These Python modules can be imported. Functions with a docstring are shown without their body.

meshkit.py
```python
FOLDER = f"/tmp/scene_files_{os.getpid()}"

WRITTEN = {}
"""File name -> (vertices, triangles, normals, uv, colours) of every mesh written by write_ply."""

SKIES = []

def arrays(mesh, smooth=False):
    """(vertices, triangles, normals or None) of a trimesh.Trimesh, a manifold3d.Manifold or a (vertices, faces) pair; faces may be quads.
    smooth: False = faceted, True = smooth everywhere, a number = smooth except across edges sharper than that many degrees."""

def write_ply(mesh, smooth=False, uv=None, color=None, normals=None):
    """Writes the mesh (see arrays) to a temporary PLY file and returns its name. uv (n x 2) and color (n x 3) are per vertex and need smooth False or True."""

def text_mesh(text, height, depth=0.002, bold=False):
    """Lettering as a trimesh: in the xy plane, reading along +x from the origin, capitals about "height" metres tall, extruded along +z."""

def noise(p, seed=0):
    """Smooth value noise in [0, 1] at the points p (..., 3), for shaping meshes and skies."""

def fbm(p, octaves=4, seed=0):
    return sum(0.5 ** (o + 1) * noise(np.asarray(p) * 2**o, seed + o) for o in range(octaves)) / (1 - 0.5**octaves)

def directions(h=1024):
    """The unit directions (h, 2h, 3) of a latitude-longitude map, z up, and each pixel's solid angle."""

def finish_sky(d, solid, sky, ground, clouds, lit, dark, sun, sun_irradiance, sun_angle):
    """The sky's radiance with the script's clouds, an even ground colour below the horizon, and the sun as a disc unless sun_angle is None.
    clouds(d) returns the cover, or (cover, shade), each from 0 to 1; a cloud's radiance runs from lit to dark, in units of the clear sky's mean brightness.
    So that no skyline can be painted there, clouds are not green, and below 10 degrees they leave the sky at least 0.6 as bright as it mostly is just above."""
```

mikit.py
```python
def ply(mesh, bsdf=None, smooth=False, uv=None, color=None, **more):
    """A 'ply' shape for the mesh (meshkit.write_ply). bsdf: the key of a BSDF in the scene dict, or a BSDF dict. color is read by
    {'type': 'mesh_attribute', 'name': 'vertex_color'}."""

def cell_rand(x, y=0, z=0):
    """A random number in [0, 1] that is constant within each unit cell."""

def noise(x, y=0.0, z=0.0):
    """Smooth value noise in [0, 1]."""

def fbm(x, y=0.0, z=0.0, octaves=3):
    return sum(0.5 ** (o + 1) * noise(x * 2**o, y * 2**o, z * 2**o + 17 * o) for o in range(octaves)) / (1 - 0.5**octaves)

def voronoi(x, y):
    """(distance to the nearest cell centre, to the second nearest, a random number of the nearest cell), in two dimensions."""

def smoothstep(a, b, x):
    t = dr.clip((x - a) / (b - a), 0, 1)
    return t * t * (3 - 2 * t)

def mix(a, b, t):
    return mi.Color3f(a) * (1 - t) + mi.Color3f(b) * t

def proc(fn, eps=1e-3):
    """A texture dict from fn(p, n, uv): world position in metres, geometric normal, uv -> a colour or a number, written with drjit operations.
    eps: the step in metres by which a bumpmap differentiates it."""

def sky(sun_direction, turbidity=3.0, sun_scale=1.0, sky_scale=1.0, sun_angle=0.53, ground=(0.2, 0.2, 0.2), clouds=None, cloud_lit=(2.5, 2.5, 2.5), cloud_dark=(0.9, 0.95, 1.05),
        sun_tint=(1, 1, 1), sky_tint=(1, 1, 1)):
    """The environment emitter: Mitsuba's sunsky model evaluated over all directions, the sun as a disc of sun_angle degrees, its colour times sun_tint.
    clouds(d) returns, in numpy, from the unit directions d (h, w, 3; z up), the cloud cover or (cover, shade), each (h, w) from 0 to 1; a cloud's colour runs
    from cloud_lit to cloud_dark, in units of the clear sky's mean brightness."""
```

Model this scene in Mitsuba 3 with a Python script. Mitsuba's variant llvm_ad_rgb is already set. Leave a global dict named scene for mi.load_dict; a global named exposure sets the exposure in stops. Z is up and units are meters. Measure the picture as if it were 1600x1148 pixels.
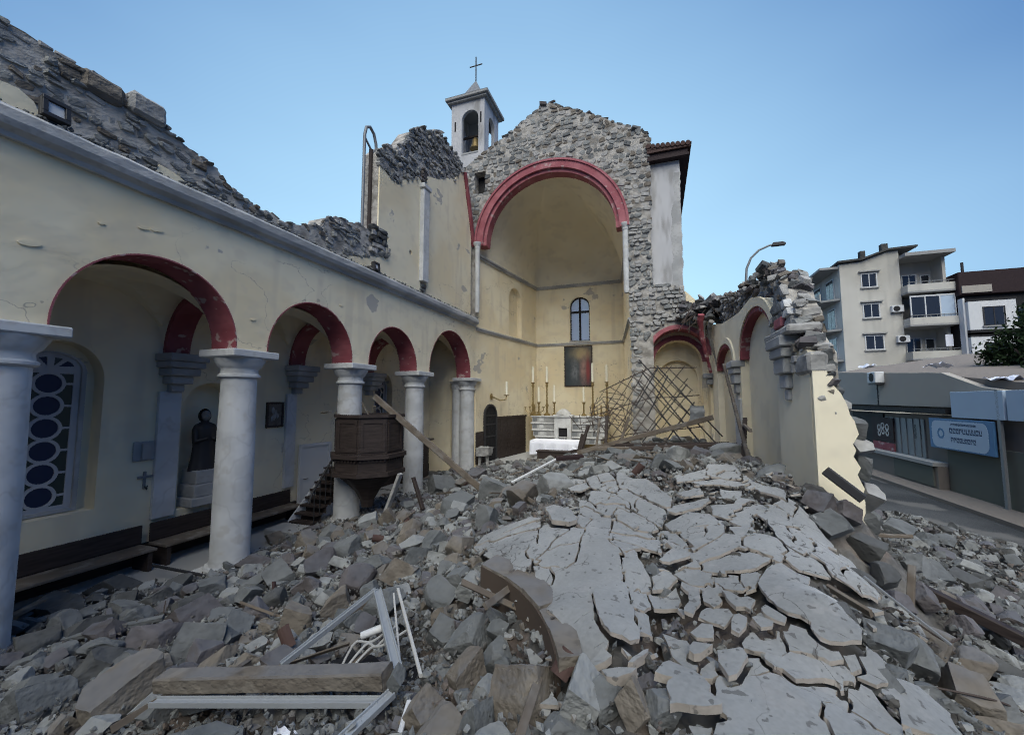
import math, random
import numpy as np
import drjit as dr
import mitsuba as mi
import trimesh
import mikit, meshkit
from mikit import fbm, noise, voronoi, cell_rand, smoothstep, mix
from shapely.geometry import Polygon, LineString, Point, box as sbox, MultiPolygon
from shapely.ops import unary_union
from shapely import affinity
from scipy.interpolate import RBFInterpolator

T = mi.ScalarTransform4f
scene, labels = {}, {}

# ---------------------------------------------------------------- camera, sky, exposure
CAM = np.array([0.0, 0.0, 3.55])            # standing on the heap of the fallen right arcade; z = 0 is the church floor
YAW, PITCH, FOV = 0.33895, 0.08037, 102.92
FWD = np.array([-math.sin(YAW) * math.cos(PITCH), math.cos(YAW) * math.cos(PITCH), math.sin(PITCH)])
scene['camera'] = {'type': 'perspective', 'fov': FOV, 'fov_axis': 'x', 'near_clip': 0.05, 'far_clip': 9000.0,
                   'to_world': T().look_at(origin=CAM.tolist(), target=(CAM + FWD).tolist(), up=[0, 0, 1])}
exposure = 2.1


def dusk(d):
    """A thin even veil of high cloud after sunset: pale low down towards the afterglow, deep blue overhead and away from it."""
    el = np.degrees(np.arcsin(np.clip(d[..., 2], -1, 1)))
    az = np.degrees(np.arctan2(d[..., 0], d[..., 1]))                      # 0 = along the nave, + = right
    away = (1 - np.cos(np.radians(az + 22))) / 2
    shade = np.clip(0.56 * (el - 10) / 35, 0, 0.85) + 2.1 * np.clip(away, 0, 0.5) + 0.10 * (meshkit.fbm(d * [2.2, 2.2, 6.0], 5, 5) - 0.5)
    return np.ones(el.shape), np.clip(shade, 0, 1)


scene['sky'] = mikit.sky([0.13, -0.69, 0.71], turbidity=3, sun_scale=0.82, sun_angle=55, clouds=dusk, cloud_lit=(1.72, 2.75, 3.45), cloud_dark=(0.15, 0.49, 1.32),
                         sun_tint=(0.76, 0.90, 1.07), ground=(0.1, 0.1, 0.1))

# ---------------------------------------------------------------- helpers
RNG = np.random.default_rng(7)
_used = {}


def numbered(key):
    """key, or key_001, key_002 ... when it is taken."""
    n = _used.get(key, -1) + 1
    _used[key] = n
    return key if n == 0 else f'{key}_{n:03d}'


def tag(key, label=None, cat=None, group=None, kind=None):
    e = labels.setdefault(key, {})
    if cat and not kind:
        kind = 'thing'
    for k, v in (('label', label), ('category', cat), ('group', group), ('kind', kind)):
        if v:
            e[k] = v
    return key


def thing(name, label, cat, group=None):
    """A thing made of parts: only its key and labels, its parts' keys start with it."""
    return tag(numbered(name), label, cat, group)


def put(key, mesh, bsdf, smooth=False, **kw):
    if isinstance(mesh, (list, tuple)) and mesh and isinstance(mesh[0], trimesh.Trimesh):
        mesh = trimesh.util.concatenate(mesh)
    scene[key] = mikit.ply(mesh, bsdf, smooth=smooth, **kw)
    return key


def part(parent, name, mesh, bsdf, smooth=False, label=None, kind=None, **kw):
    key = numbered(f'{parent}__{name}')
    put(key, mesh, bsdf, smooth, **kw)
    if label or kind:
        tag(key, label, None, None, kind)
    return key


def solo(name, mesh, bsdf, label, cat, group=None, smooth=False):
    """A thing that is one mesh."""
    key = numbered(name)
    put(key, mesh, bsdf, smooth)
    return tag(key, label, cat, group)


def struct(name, mesh, bsdf, smooth=False):
    key = numbered(name)
    put(key, mesh, bsdf, smooth)
    return tag(key, kind='structure')


def cat(ms):
    return trimesh.util.concatenate(ms)


def bx(x0, y0, z0, x1, y1, z1):
    m = trimesh.creation.box(extents=[abs(x1 - x0), abs(y1 - y0), abs(z1 - z0)])
    m.apply_translation([(x0 + x1) / 2, (y0 + y1) / 2, (z0 + z1) / 2])
    return m


def cbx(x0, y0, z0, x1, y1, z1, c=0.02):
    """A box with chamfered edges (hull of its inset face corners)."""
    p = []
    lo, hi = np.minimum([x0, y0, z0], [x1, y1, z1]), np.maximum([x0, y0, z0], [x1, y1, z1])
    c = min(c, 0.45 * (hi - lo).min())
    for i in np.ndindex(2, 2, 2):
        v = np.where(np.array(i), hi, lo)
        s = np.where(np.array(i), -1, 1) * c
        for k in range(3):
            q = v + s
            q[k] = v[k]
            p.append(q)
    return trimesh.convex.convex_hull(np.array(p))


def basis(d):
    d = np.asarray(d, float) / np.linalg.norm(d)
    a = np.cross(d, [0, 0, 1.0]) if abs(d[2]) < 0.95 else np.cross(d, [0, 1.0, 0])
    a /= np.linalg.norm(a)
    return d, a, np.cross(a, d)


def bar(p, q, w, h=None, c=0.15, roll=0.0):
    """A beam from p to q, w wide and h high, with chamfered edges."""
    h = w if h is None else h
    p, q = np.asarray(p, float), np.asarray(q, float)
    d, a, b = basis(q - p)
    a, b = a * math.cos(roll) + b * math.sin(roll), b * math.cos(roll) - a * math.sin(roll)
    e = c * min(w, h)
    ring = [(w / 2 - e, h / 2), (w / 2, h / 2 - e), (w / 2, -h / 2 + e), (w / 2 - e, -h / 2), (-w / 2 + e, -h / 2), (-w / 2, -h / 2 + e), (-w / 2, h / 2 - e), (-w / 2 + e, h / 2)]
    v = [o + a * x + b * y for o in (p, q) for x, y in ring]
    return trimesh.convex.convex_hull(np.array(v))


def tube(pts, r, n=8, cap=True):
    pts = np.asarray(pts, float)
    r = np.broadcast_to(r, len(pts))
    v, f = [], []
    tan = np.gradient(pts, axis=0)
    d, a, b = basis(tan[0])
    for i, (p, t) in enumerate(zip(pts, tan)):
        t = t / np.linalg.norm(t)
        a = a - t * (a @ t)
        a /= np.linalg.norm(a)
        b = np.cross(t, a)
        ang = np.arange(n) / n * 2 * np.pi
        v.append(p + r[i] * (np.cos(ang)[:, None] * a + np.sin(ang)[:, None] * b))
    for i in range(len(pts) - 1):
        for k in range(n):
            q = [i * n + k, i * n + (k + 1) % n, (i + 1) * n + (k + 1) % n, (i + 1) * n + k]
            f += [[q[0], q[1], q[2]], [q[0], q[2], q[3]]]
    v = np.vstack(v)
    if cap:
        for base, c, s in ((0, pts[0], -1), (len(v) - n, pts[-1], 1)):
            v = np.vstack([v, c])
            for k in range(n):
                f.append([base + k, base + (k + 1) % n, len(v) - 1][::s])
    return trimesh.Trimesh(v, f, process=False)


def lathe(profile, n=28, at=(0, 0, 0)):
    m = trimesh.creation.revolve(np.array(profile, float), sections=n)
    m.apply_translation(at)
    return m


def extr(poly, depth):
    """Polygon (or several) extruded from 0 to depth along the third axis."""
    ms = [trimesh.creation.extrude_polygon(g, depth, engine='earcut') for g in getattr(poly, 'geoms', [poly]) if isinstance(g, Polygon) and g.area > 1e-5]
    return cat(ms)


def onx(m, x, out=1):
    """(a, b, c) -> y = a, z = b, x = x + out * c."""
    M = np.array([[0, 0, out, x], [1, 0, 0, 0], [0, 1, 0, 0], [0, 0, 0, 1.0]])
    m = m.copy()
    m.apply_transform(M)
    return m


def ony(m, y, out=-1):
    """(a, b, c) -> x = a, z = b, y = y + out * c."""
    M = np.array([[1, 0, 0, 0], [0, 0, out, y], [0, 1, 0, 0], [0, 0, 0, 1.0]])
    m = m.copy()
    m.apply_transform(M)
    return m


def arc(cx, cy, a, b=None, t0=0, t1=180, n=28):
    b = a if b is None else b
    t = np.radians(np.linspace(t0, t1, n))
    return [(cx + a * math.cos(u), cy + b * math.sin(u)) for u in t]


def arched(y0, y1, z0, zs, rise=None, n=28):
    """Opening: a rectangle from z0 to the springing zs with an arch on top."""
    c, a = (y0 + y1) / 2, (y1 - y0) / 2
    return Polygon([(y0, z0), (y1, z0)] + arc(c, zs, a, a if rise is None else rise, 0, 180, n))


def rough_poly(poly, step, amp, seed=0):
    """The outline cut into short steps and roughened."""
    r = np.random.default_rng(seed)
    c = np.array(poly.exterior.coords)[:-1]
    out = []
    for p, q in zip(c, np.roll(c, -1, 0)):
        n = max(1, int(np.linalg.norm(q - p) / step))
        for k in range(n):
            out.append(p + (q - p) * k / n + r.normal(0, amp, 2) * (0.4 if k == 0 else 1))
    g = Polygon(out).buffer(0)
    return max(g.geoms, key=lambda s: s.area) if isinstance(g, MultiPolygon) else g


def block(poly, depth, r, inset=0.14, back=0.06):
    """One rough stone: the outline at the back and middle, a smaller uneven outline in front."""
    c = np.array(poly.exterior.coords)[:-1]
    if Polygon(c).exterior.is_ccw is False:
        c = c[::-1]
    n, m = len(c), c.mean(0)
    f2 = m + (c - m) * (1 - inset * r.uniform(0.5, 1.5, (n, 1)))
    tilt = r.normal(0, 0.25, 2)
    z2 = depth * (1 + ((f2 - m) @ tilt) / max(0.1, np.abs(c - m).max()) * 0.8) + r.normal(0, abs(depth) * 0.08 + 0.002, n)
    v = np.vstack([np.c_[c, np.full(n, -back)], np.c_[c + r.normal(0, 0.006, c.shape), depth * 0.45 * r.uniform(0.7, 1.2, n)], np.c_[f2, z2], [[m[0], m[1], depth * r.uniform(0.95, 1.2)]]])
    f = []
    for k in range(n):
        j = (k + 1) % n
        for o in (0, n):
            f += [[o + k, o + j, o + n + j], [o + k, o + n + j, o + n + k]]
        f.append([2 * n + k, 2 * n + j, 3 * n])
    return trimesh.Trimesh(v, f, process=False)


def masonry(parent, region, frame, mats, size=(0.34, 0.21), depth=(0.03, 0.11), seed=1, skip=0.05, most=300, over=0.05, name='stone', tilt=0.05, frac=0.45):
    """Uneven courses of rough stones over a region of a wall; the largest ones are parts, the rest one part of stuff."""
    r = np.random.default_rng(seed)
    x0, z0, x1, z1 = region.bounds
    clip = region.buffer(over)
    stones, z = [], z0 - 0.05
    while z < z1 + 0.1:
        h = size[1] * r.uniform(0.65, 1.4)
        x = x0 - r.uniform(0, size[0])
        while x < x1 + 0.1:
            w = size[0] * r.uniform(0.45, 1.6)
            if r.random() > skip and clip.intersects(sbox(x, z, x + w, z + h)):
                hh = h * r.uniform(0.75, 1.08)
                g = 0.07 * min(w, h)
                q = [(x + g, z + g), (x + w * r.uniform(.3, .7), z + g * r.uniform(0, 1.5)), (x + w - g, z + g), (x + w - g * r.uniform(0, 1.5), z + hh * r.uniform(.35, .65)),
                     (x + w - g, z + hh - g), (x + w * r.uniform(.3, .7), z + hh - g * r.uniform(0, 1.5)), (x + g, z + hh - g), (x + g * r.uniform(0, 1.5), z + hh * r.uniform(.35, .65))]
                q = np.array(q) + r.normal(0, 0.055 * min(w, h), (8, 2))
                for k in (0, 2, 4, 6):
                    q[k] += (q.mean(0) - q[k]) * r.uniform(0.02, 0.22)
                p = affinity.rotate(Polygon(q), r.normal(0, tilt * 57))
                full = p.area
                p = p.buffer(0).intersection(clip)
                if isinstance(p, MultiPolygon):
                    p = max(p.geoms, key=lambda s: s.area)
                if isinstance(p, Polygon) and p.area > frac * full:
                    p = p.convex_hull.simplify(0.008)
                    stones.append((p.area, frame(block(p, r.uniform(*depth), r))))
            x += w
        z += h
    stones.sort(key=lambda s: -s[0])
    rest = {}
    for i, (a, m) in enumerate(stones):
        b = mats[int(r.integers(len(mats)))]
        if i < most:
            part(parent, name, m, b)
        else:
            rest.setdefault(b, []).append(m)
    for b, ms in rest.items():
        part(parent, 'small_' + name, ms, b, kind='stuff')
    return len(stones)


def lump(size, r, n=14, sq=0.75):
    """A broken block of stone: the hull of jittered corners and a few face points, with its sharp corners knocked off."""
    p = []
    for i in np.ndindex(2, 2, 2):
        s = np.array(i) * 2.0 - 1
        k = r.uniform(0.72, 1.0, 3)
        p.append(s * k)
        if r.random() < 0.55:
            q = s * k
            q[r.integers(3)] *= r.uniform(0.45, 0.8)
            p.append(q)
    for _ in range(n - 8):
        v = r.normal(size=3)
        v /= np.linalg.norm(v)
        p.append(v * r.uniform(0.85, 1.12) * (sq + 0.25))
    m = trimesh.convex.convex_hull(np.array(p))
    m.apply_scale(np.asarray(size) / 2)
    return m


_ICO = {k: trimesh.creation.icosphere(k) for k in (1, 2, 3, 4)}


def rock(size, r, level=2, amp=0.05, blocky=0.6):
    """A broken stone: a ball cut flat by many planes (some of them square to each other), then weathered."""
    v = _ICO[level].vertices * 1.25
    Q = trimesh.transformations.random_rotation_matrix(r.random(3))[:3, :3]
    planes = []
    for k in range(3):
        for s in (1, -1):
            if r.random() < blocky + 0.25:
                n = Q[k] * s + r.normal(0, 0.10, 3)
                planes.append((n / np.linalg.norm(n), r.uniform(0.52, 0.74)))
    for _ in range(int(r.integers(5, 9))):
        n = r.normal(size=3)
        planes.append((n / np.linalg.norm(n), r.uniform(0.66, 1.0)))
    for _ in range(2):
        for n, d in planes:
            over = v @ n - d
            v = v - np.maximum(over, 0)[:, None] * n
    off = r.uniform(0, 50, 3)
    n = v / np.maximum(np.linalg.norm(v, axis=1, keepdims=True), 1e-6)
    d = (meshkit.fbm(v * 1.9 + off, 3, 5) - 0.5) * 2.2 + (0.5 - np.abs(meshkit.fbm(v * 4.2 + off, 3, 6) - 0.5) * 2) * 0.9 + (meshkit.fbm(v * 9.0 + off, 2, 8) - 0.5) * 0.7
    v = v + n * (d * amp)[:, None]
    m = trimesh.Trimesh(v, _ICO[level].faces, process=False)
    m.apply_scale(np.asarray(size) / np.maximum(np.ptp(v, axis=0), 1e-6))
    return m


def rough(m, edge, amp, seed, freq=6.0):
    """Subdivide and push the surface in and out, for stones near the camera."""
    v, f = trimesh.remesh.subdivide_to_size(m.vertices, m.faces, edge, max_iter=8)
    m = trimesh.Trimesh(v, f)
    m.merge_vertices()
    n = m.vertex_normals
    d = meshkit.fbm(m.vertices * freq + seed * 3.1, 4, seed % 50) - 0.5
    big = meshkit.fbm(m.vertices * freq * 0.35 + seed, 2, seed % 31) - 0.5
    m.vertices = m.vertices + n * (d * amp * 2 + big * amp * 2.5)[:, None]
    return m


def spin(m, r, flat=0.35):
    R = trimesh.transformations.euler_matrix(r.normal(0, flat), r.normal(0, flat), r.uniform(0, 6.283))
    m.apply_transform(R)
    return m

# ---------------------------------------------------------------- materials
def grain(p, s, o=4):
    return fbm(p.x * s + 11.3, p.y * s + 4.7, p.z * s + 8.1, o)


def mat(key, fn, rough=0.92, bump=None, height=0.01, spec=0.25, eps=2e-3, **kw):
    b = {'type': 'principled', 'base_color': mikit.proc(fn) if callable(fn) else {'type': 'rgb', 'value': list(fn)}, 'roughness': rough, 'specular': spec, **kw}
    if bump:
        b = {'type': 'bumpmap', 'arbitrary': mikit.proc(bump, eps), 'scale': height, 'bsdf': b}
    scene[key] = {'type': 'twosided', 'bsdf': b}


def plain(key, rgb, rough=0.8, spec=0.3, **kw):
    mat(key, rgb, rough, spec=spec, **kw)


def bump_stone(p, n, uv):
    return grain(p, 9.0, 4) + 0.5 * grain(p, 38.0, 3)


def bump_fine(p, n, uv):
    return grain(p, 5.0, 3) + 0.25 * grain(p, 60.0, 2)


def c_plaster(p, n, uv):
    a, b = grain(p, 0.55, 4), grain(p, 2.7, 4)
    c = mix((0.70, 0.60, 0.41), (0.75, 0.675, 0.50), smoothstep(0.35, 0.65, a))
    c = mix(c, (0.58, 0.515, 0.40), 0.35 * smoothstep(0.5, 0.75, b))
    streak = fbm(p.x * 3 + p.y * 3, p.y * 0.2, p.z * 0.35, 3)
    c = mix(c, (0.52, 0.46, 0.36), 0.35 * smoothstep(0.55, 0.75, streak))
    crack = dr.abs(fbm(p.x * 1.1 + 7, p.y * 1.1, p.z * 1.1, 5) - 0.5)
    c = mix(c, (0.22, 0.20, 0.17), 0.6 * (1 - smoothstep(0.0, 0.007, crack)) * smoothstep(0.52, 0.6, grain(p, 0.42, 2)))
    bare = grain(p, 0.9, 5)
    return mix(c, (0.36, 0.345, 0.32), 0.8 * smoothstep(0.725, 0.74, bare))


def c_dome(p, n, uv):
    c = mix((0.70, 0.63, 0.47), (0.76, 0.70, 0.55), smoothstep(0.3, 0.7, grain(p, 0.5, 4)))
    return mix(c, (0.54, 0.49, 0.39), 0.35 * smoothstep(0.5, 0.75, grain(p, 2.1, 3)))


def c_arch(p, n, uv):
    c = mix((0.27, 0.082, 0.098), (0.34, 0.125, 0.142), smoothstep(0.3, 0.7, grain(p, 2.2, 3)))
    return mix(c, (0.42, 0.33, 0.32), 0.6 * smoothstep(0.66, 0.76, grain(p, 4.5, 3)))


def c_red(p, n, uv):
    c = mix((0.21, 0.054, 0.066), (0.28, 0.088, 0.102), smoothstep(0.3, 0.7, grain(p, 2.2, 3)))
    return mix(c, (0.45, 0.36, 0.33), 0.75 * smoothstep(0.66, 0.74, grain(p, 5.5, 3)))


def c_white(p, n, uv):
    c = mix((0.45, 0.455, 0.455), (0.55, 0.555, 0.555), smoothstep(0.35, 0.65, grain(p, 1.8, 4)))
    vein = dr.abs(fbm(p.x * 2 + 3, p.y * 2, p.z * 1.2, 4) - 0.5)
    c = mix((0.36, 0.36, 0.36), c, smoothstep(0.0, 0.035, vein) * 0.35 + 0.65)
    return mix(c, (0.40, 0.38, 0.35), 0.5 * smoothstep(0.58, 0.75, grain(p, 4.3, 3)))


def c_cornice(p, n, uv):
    c = mix((0.29, 0.295, 0.295), (0.42, 0.42, 0.415), smoothstep(0.35, 0.65, grain(p, 1.1, 4)))
    return mix(c, (0.28, 0.27, 0.26), 0.45 * smoothstep(0.5, 0.75, grain(p, 12.0, 3)))


def stone_fn(a, b, dust, k):
    a, b = mi.Color3f(a), mi.Color3f(b)

    def f(p, n, uv):
        c = mix(a, b, smoothstep(0.3, 0.7, grain(p, 1.7, 3)))
        c = c * (0.62 + 0.76 * grain(p, 11.0, 4))
        c = mix(c, b * 1.25, 0.5 * smoothstep(0.6, 0.72, grain(p, 6.0, 3)))
        return mix(c, dust, k * smoothstep(0.35, 0.9, dr.abs(n.z)) * smoothstep(0.25, 0.6, grain(p, 3.1, 3)))
    return f


def c_mortar(p, n, uv):
    return mix((0.15, 0.138, 0.124), (0.27, 0.255, 0.235), smoothstep(0.3, 0.7, grain(p, 5.0, 4)))


def c_slab(p, n, uv):
    c = mix((0.205, 0.209, 0.208), (0.262, 0.266, 0.263), smoothstep(0.3, 0.7, grain(p, 1.3, 4)))
    c = mix(c, (0.27, 0.265, 0.26), 0.5 * smoothstep(0.62, 0.75, grain(p, 8.0, 3)))
    c = mix((0.30, 0.27, 0.24), c, smoothstep(0.2, 0.6, dr.abs(n.z)))
    c = mix(c, (0.09, 0.088, 0.085), 0.7 * smoothstep(0.70, 0.78, grain(p, 22.0, 2)))
    line = dr.abs(fbm(p.x * 2.3 + 3, p.y * 2.3, 1.0, 4) - 0.5)
    c = mix(c, (0.06, 0.058, 0.055), 0.85 * (1 - smoothstep(0.0, 0.010, line)) * smoothstep(0.50, 0.58, fbm(p.x * 1.1, p.y * 1.1, 4.0, 2)))
    return c * (0.88 + 0.24 * grain(p, 45.0, 2))


def c_rubble(p, n, uv):
    c = mix((0.060, 0.058, 0.055), (0.125, 0.12, 0.115), smoothstep(0.3, 0.7, grain(p, 1.2, 4)))
    c = mix(c, (0.16, 0.125, 0.105), 0.6 * smoothstep(0.55, 0.7, grain(p, 2.3, 3)))
    return c * (0.65 + 0.7 * grain(p, 17.0, 3))


def bump_rubble(p, n, uv):
    return grain(p, 7.0, 4) + 0.6 * grain(p, 25.0, 3)


def c_timber(p, n, uv):
    c = mix((0.075, 0.06, 0.048), (0.175, 0.145, 0.115), fbm(p.x * 2.5, p.y * 2.5, p.z * 7, 3))
    return mix(c, (0.22, 0.21, 0.195), 0.5 * smoothstep(0.5, 0.75, grain(p, 6.0, 3)))


def c_darkwood(p, n, uv):
    return mix((0.020, 0.015, 0.0135), (0.058, 0.044, 0.04), fbm(p.x * 4, p.y * 4, p.z * 30, 3))


def c_asphalt(p, n, uv):
    c = mix((0.035, 0.037, 0.04), (0.06, 0.062, 0.065), smoothstep(0.3, 0.7, grain(p, 0.5, 4)))
    c = c * (0.8 + 0.4 * noise(p.x * 60, p.y * 60, 0))
    return mix(c, (0.13, 0.125, 0.12), 0.7 * smoothstep(0.5, 0.66, grain(p, 0.9, 4)))


def c_render(p, n, uv):
    c = mix((0.40, 0.385, 0.345), (0.48, 0.465, 0.425), smoothstep(0.35, 0.65, grain(p, 0.25, 4)))
    streak = fbm(p.x * 1.3 + p.y * 1.1, 0, p.z * 0.12, 3)
    return mix(c, (0.30, 0.29, 0.265), 0.45 * smoothstep(0.5, 0.75, streak))


def c_painting(p, n, uv):
    u, v = (p.x + 4.47) / 1.6, (p.z - 5.65) / 2.4
    c = mix((0.018, 0.026, 0.034), (0.06, 0.075, 0.085), grain(p, 2.2, 3))
    glow = dr.exp(-(dr.square(u - 0.12) * 9 + dr.square(v - 0.33) * 40))
    c = mix(c, (0.34, 0.27, 0.15), dr.clip(glow * (0.5 + fbm(u * 9, v * 9, 2, 3)), 0, 0.9))
    fig = dr.exp(-(dr.square(u - 0.20) * 60 + dr.square(v + 0.08) * 8))
    c = mix(c, (0.36, 0.22, 0.19), dr.clip(fig * (0.3 + fbm(u * 14, v * 14, 5, 3)), 0, 0.85))
    fig = dr.exp(-(dr.square(u + 0.14) * 50 + dr.square(v + 0.10) * 14))
    c = mix(c, (0.20, 0.21, 0.23), dr.clip(fig * fbm(u * 15, v * 15, 9, 3) * 1.3, 0, 0.8))
    fig = dr.exp(-(dr.square(u - 0.37) * 160 + dr.square(v + 0.12) * 9))
    return mix(c, (0.25, 0.05, 0.05), dr.clip(fig, 0, 0.8))


mat('m_plaster', c_plaster, 0.9, bump_fine, 0.012)
mat('m_dome', c_dome, 0.9)
mat('m_arch', c_arch, 0.8)
mat('m_palemortar', lambda p, n, uv: mix((0.21, 0.195, 0.175), (0.40, 0.38, 0.35), smoothstep(0.3, 0.65, grain(p, 4.0, 4))), 0.97, bump_rubble, 0.035)
mat('m_red', c_red, 0.8)
mat('m_white', c_white, 0.7, bump_fine, 0.004)
mat('m_cornice', c_cornice, 0.9, bump_stone, 0.012)
mat('m_tan', stone_fn((0.122, 0.105, 0.087), (0.168, 0.150, 0.128), (0.148, 0.150, 0.158), 0.65), 0.95, bump_stone, 0.036)
mat('m_grey', stone_fn((0.093, 0.099, 0.102), (0.138, 0.143, 0.145), (0.148, 0.155, 0.157), 0.65), 0.95, bump_stone, 0.036)
mat('m_brownish', stone_fn((0.077, 0.068, 0.067), (0.109, 0.101, 0.106), (0.124, 0.132, 0.150), 0.6), 0.95, bump_stone, 0.036)
mat('m_pale', stone_fn((0.257, 0.254, 0.246), (0.335, 0.328, 0.316), (0.312, 0.308, 0.300), 0.5), 0.95, bump_stone, 0.018)
mat('m_darkstone', stone_fn((0.047, 0.048, 0.048), (0.077, 0.078, 0.076), (0.099, 0.102, 0.104), 0.6), 0.95, bump_stone, 0.036)
mat('m_dust', stone_fn((0.176, 0.180, 0.178), (0.242, 0.249, 0.245), (0.238, 0.246, 0.246), 0.6), 0.95, bump_stone, 0.036)
mat('m_mortar', c_mortar, 0.97, bump_rubble, 0.03)
mat('m_slab', c_slab, 0.93, bump_fine, 0.006)
mat('m_rubble', c_rubble, 0.97, bump_rubble, 0.05)
mat('m_timber', c_timber, 0.85)
mat('m_darkwood', c_darkwood, 0.55)
mat('m_asphalt', c_asphalt, 0.9)
mat('m_render', c_render, 0.9)
mat('m_painting', c_painting, 0.6)
plain('m_alu', (0.34, 0.36, 0.38), 0.38, metallic=0.25)
plain('m_iron', (0.03, 0.03, 0.033), 0.5)
plain('m_brownpaint', (0.075, 0.057, 0.046), 0.75)
plain('m_rust', (0.060, 0.046, 0.040), 0.8)
plain('m_whitepaint', (0.55, 0.56, 0.57), 0.6)
mat('m_dirtywhite', lambda p, n, uv: mix((0.27, 0.265, 0.26), mix((0.40, 0.40, 0.41), (0.47, 0.47, 0.48), grain(p, 1.4, 3)), smoothstep(0.28, 0.5, fbm(p.x * 2 + p.y * 2, p.y * 0.3, p.z * 0.45, 4))), 0.85)
plain('m_bluewhite', (0.36, 0.45, 0.56), 0.6)
plain('m_signblue', (0.07, 0.17, 0.32), 0.5)
plain('m_ink', (0.025, 0.05, 0.11), 0.6)
plain('m_black', (0.012, 0.012, 0.014), 0.7)
plain('m_maroon', (0.020, 0.010, 0.012), 0.7)
plain('m_greysteel', (0.20, 0.21, 0.22), 0.55, metallic=0.3)
plain('m_wax', (0.80, 0.77, 0.66), 0.5)
plain('m_brass', (0.30, 0.22, 0.10), 0.4, metallic=0.6)
plain('m_tile', (0.072, 0.044, 0.039), 0.85)
plain('m_darkglass', (0.022, 0.026, 0.034), 0.12, spec=0.6)
plain('m_stained', (0.012, 0.022, 0.060), 0.45, spec=0.35)
plain('m_stainedgreen', (0.014, 0.035, 0.036), 0.25, spec=0.5)
plain('m_concrete', (0.28, 0.28, 0.275), 0.9)
plain('m_olive', (0.10, 0.105, 0.09), 0.9)
plain('m_wallbrown', (0.16, 0.14, 0.125), 0.9)
plain('m_shopwall', (0.33, 0.305, 0.27), 0.9)
plain('m_cloth', (0.68, 0.70, 0.78), 0.9)
plain('m_curtain', (0.45, 0.44, 0.42), 0.9)
scene['m_pane'] = {'type': 'thindielectric', 'int_ior': 1.5}
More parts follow.
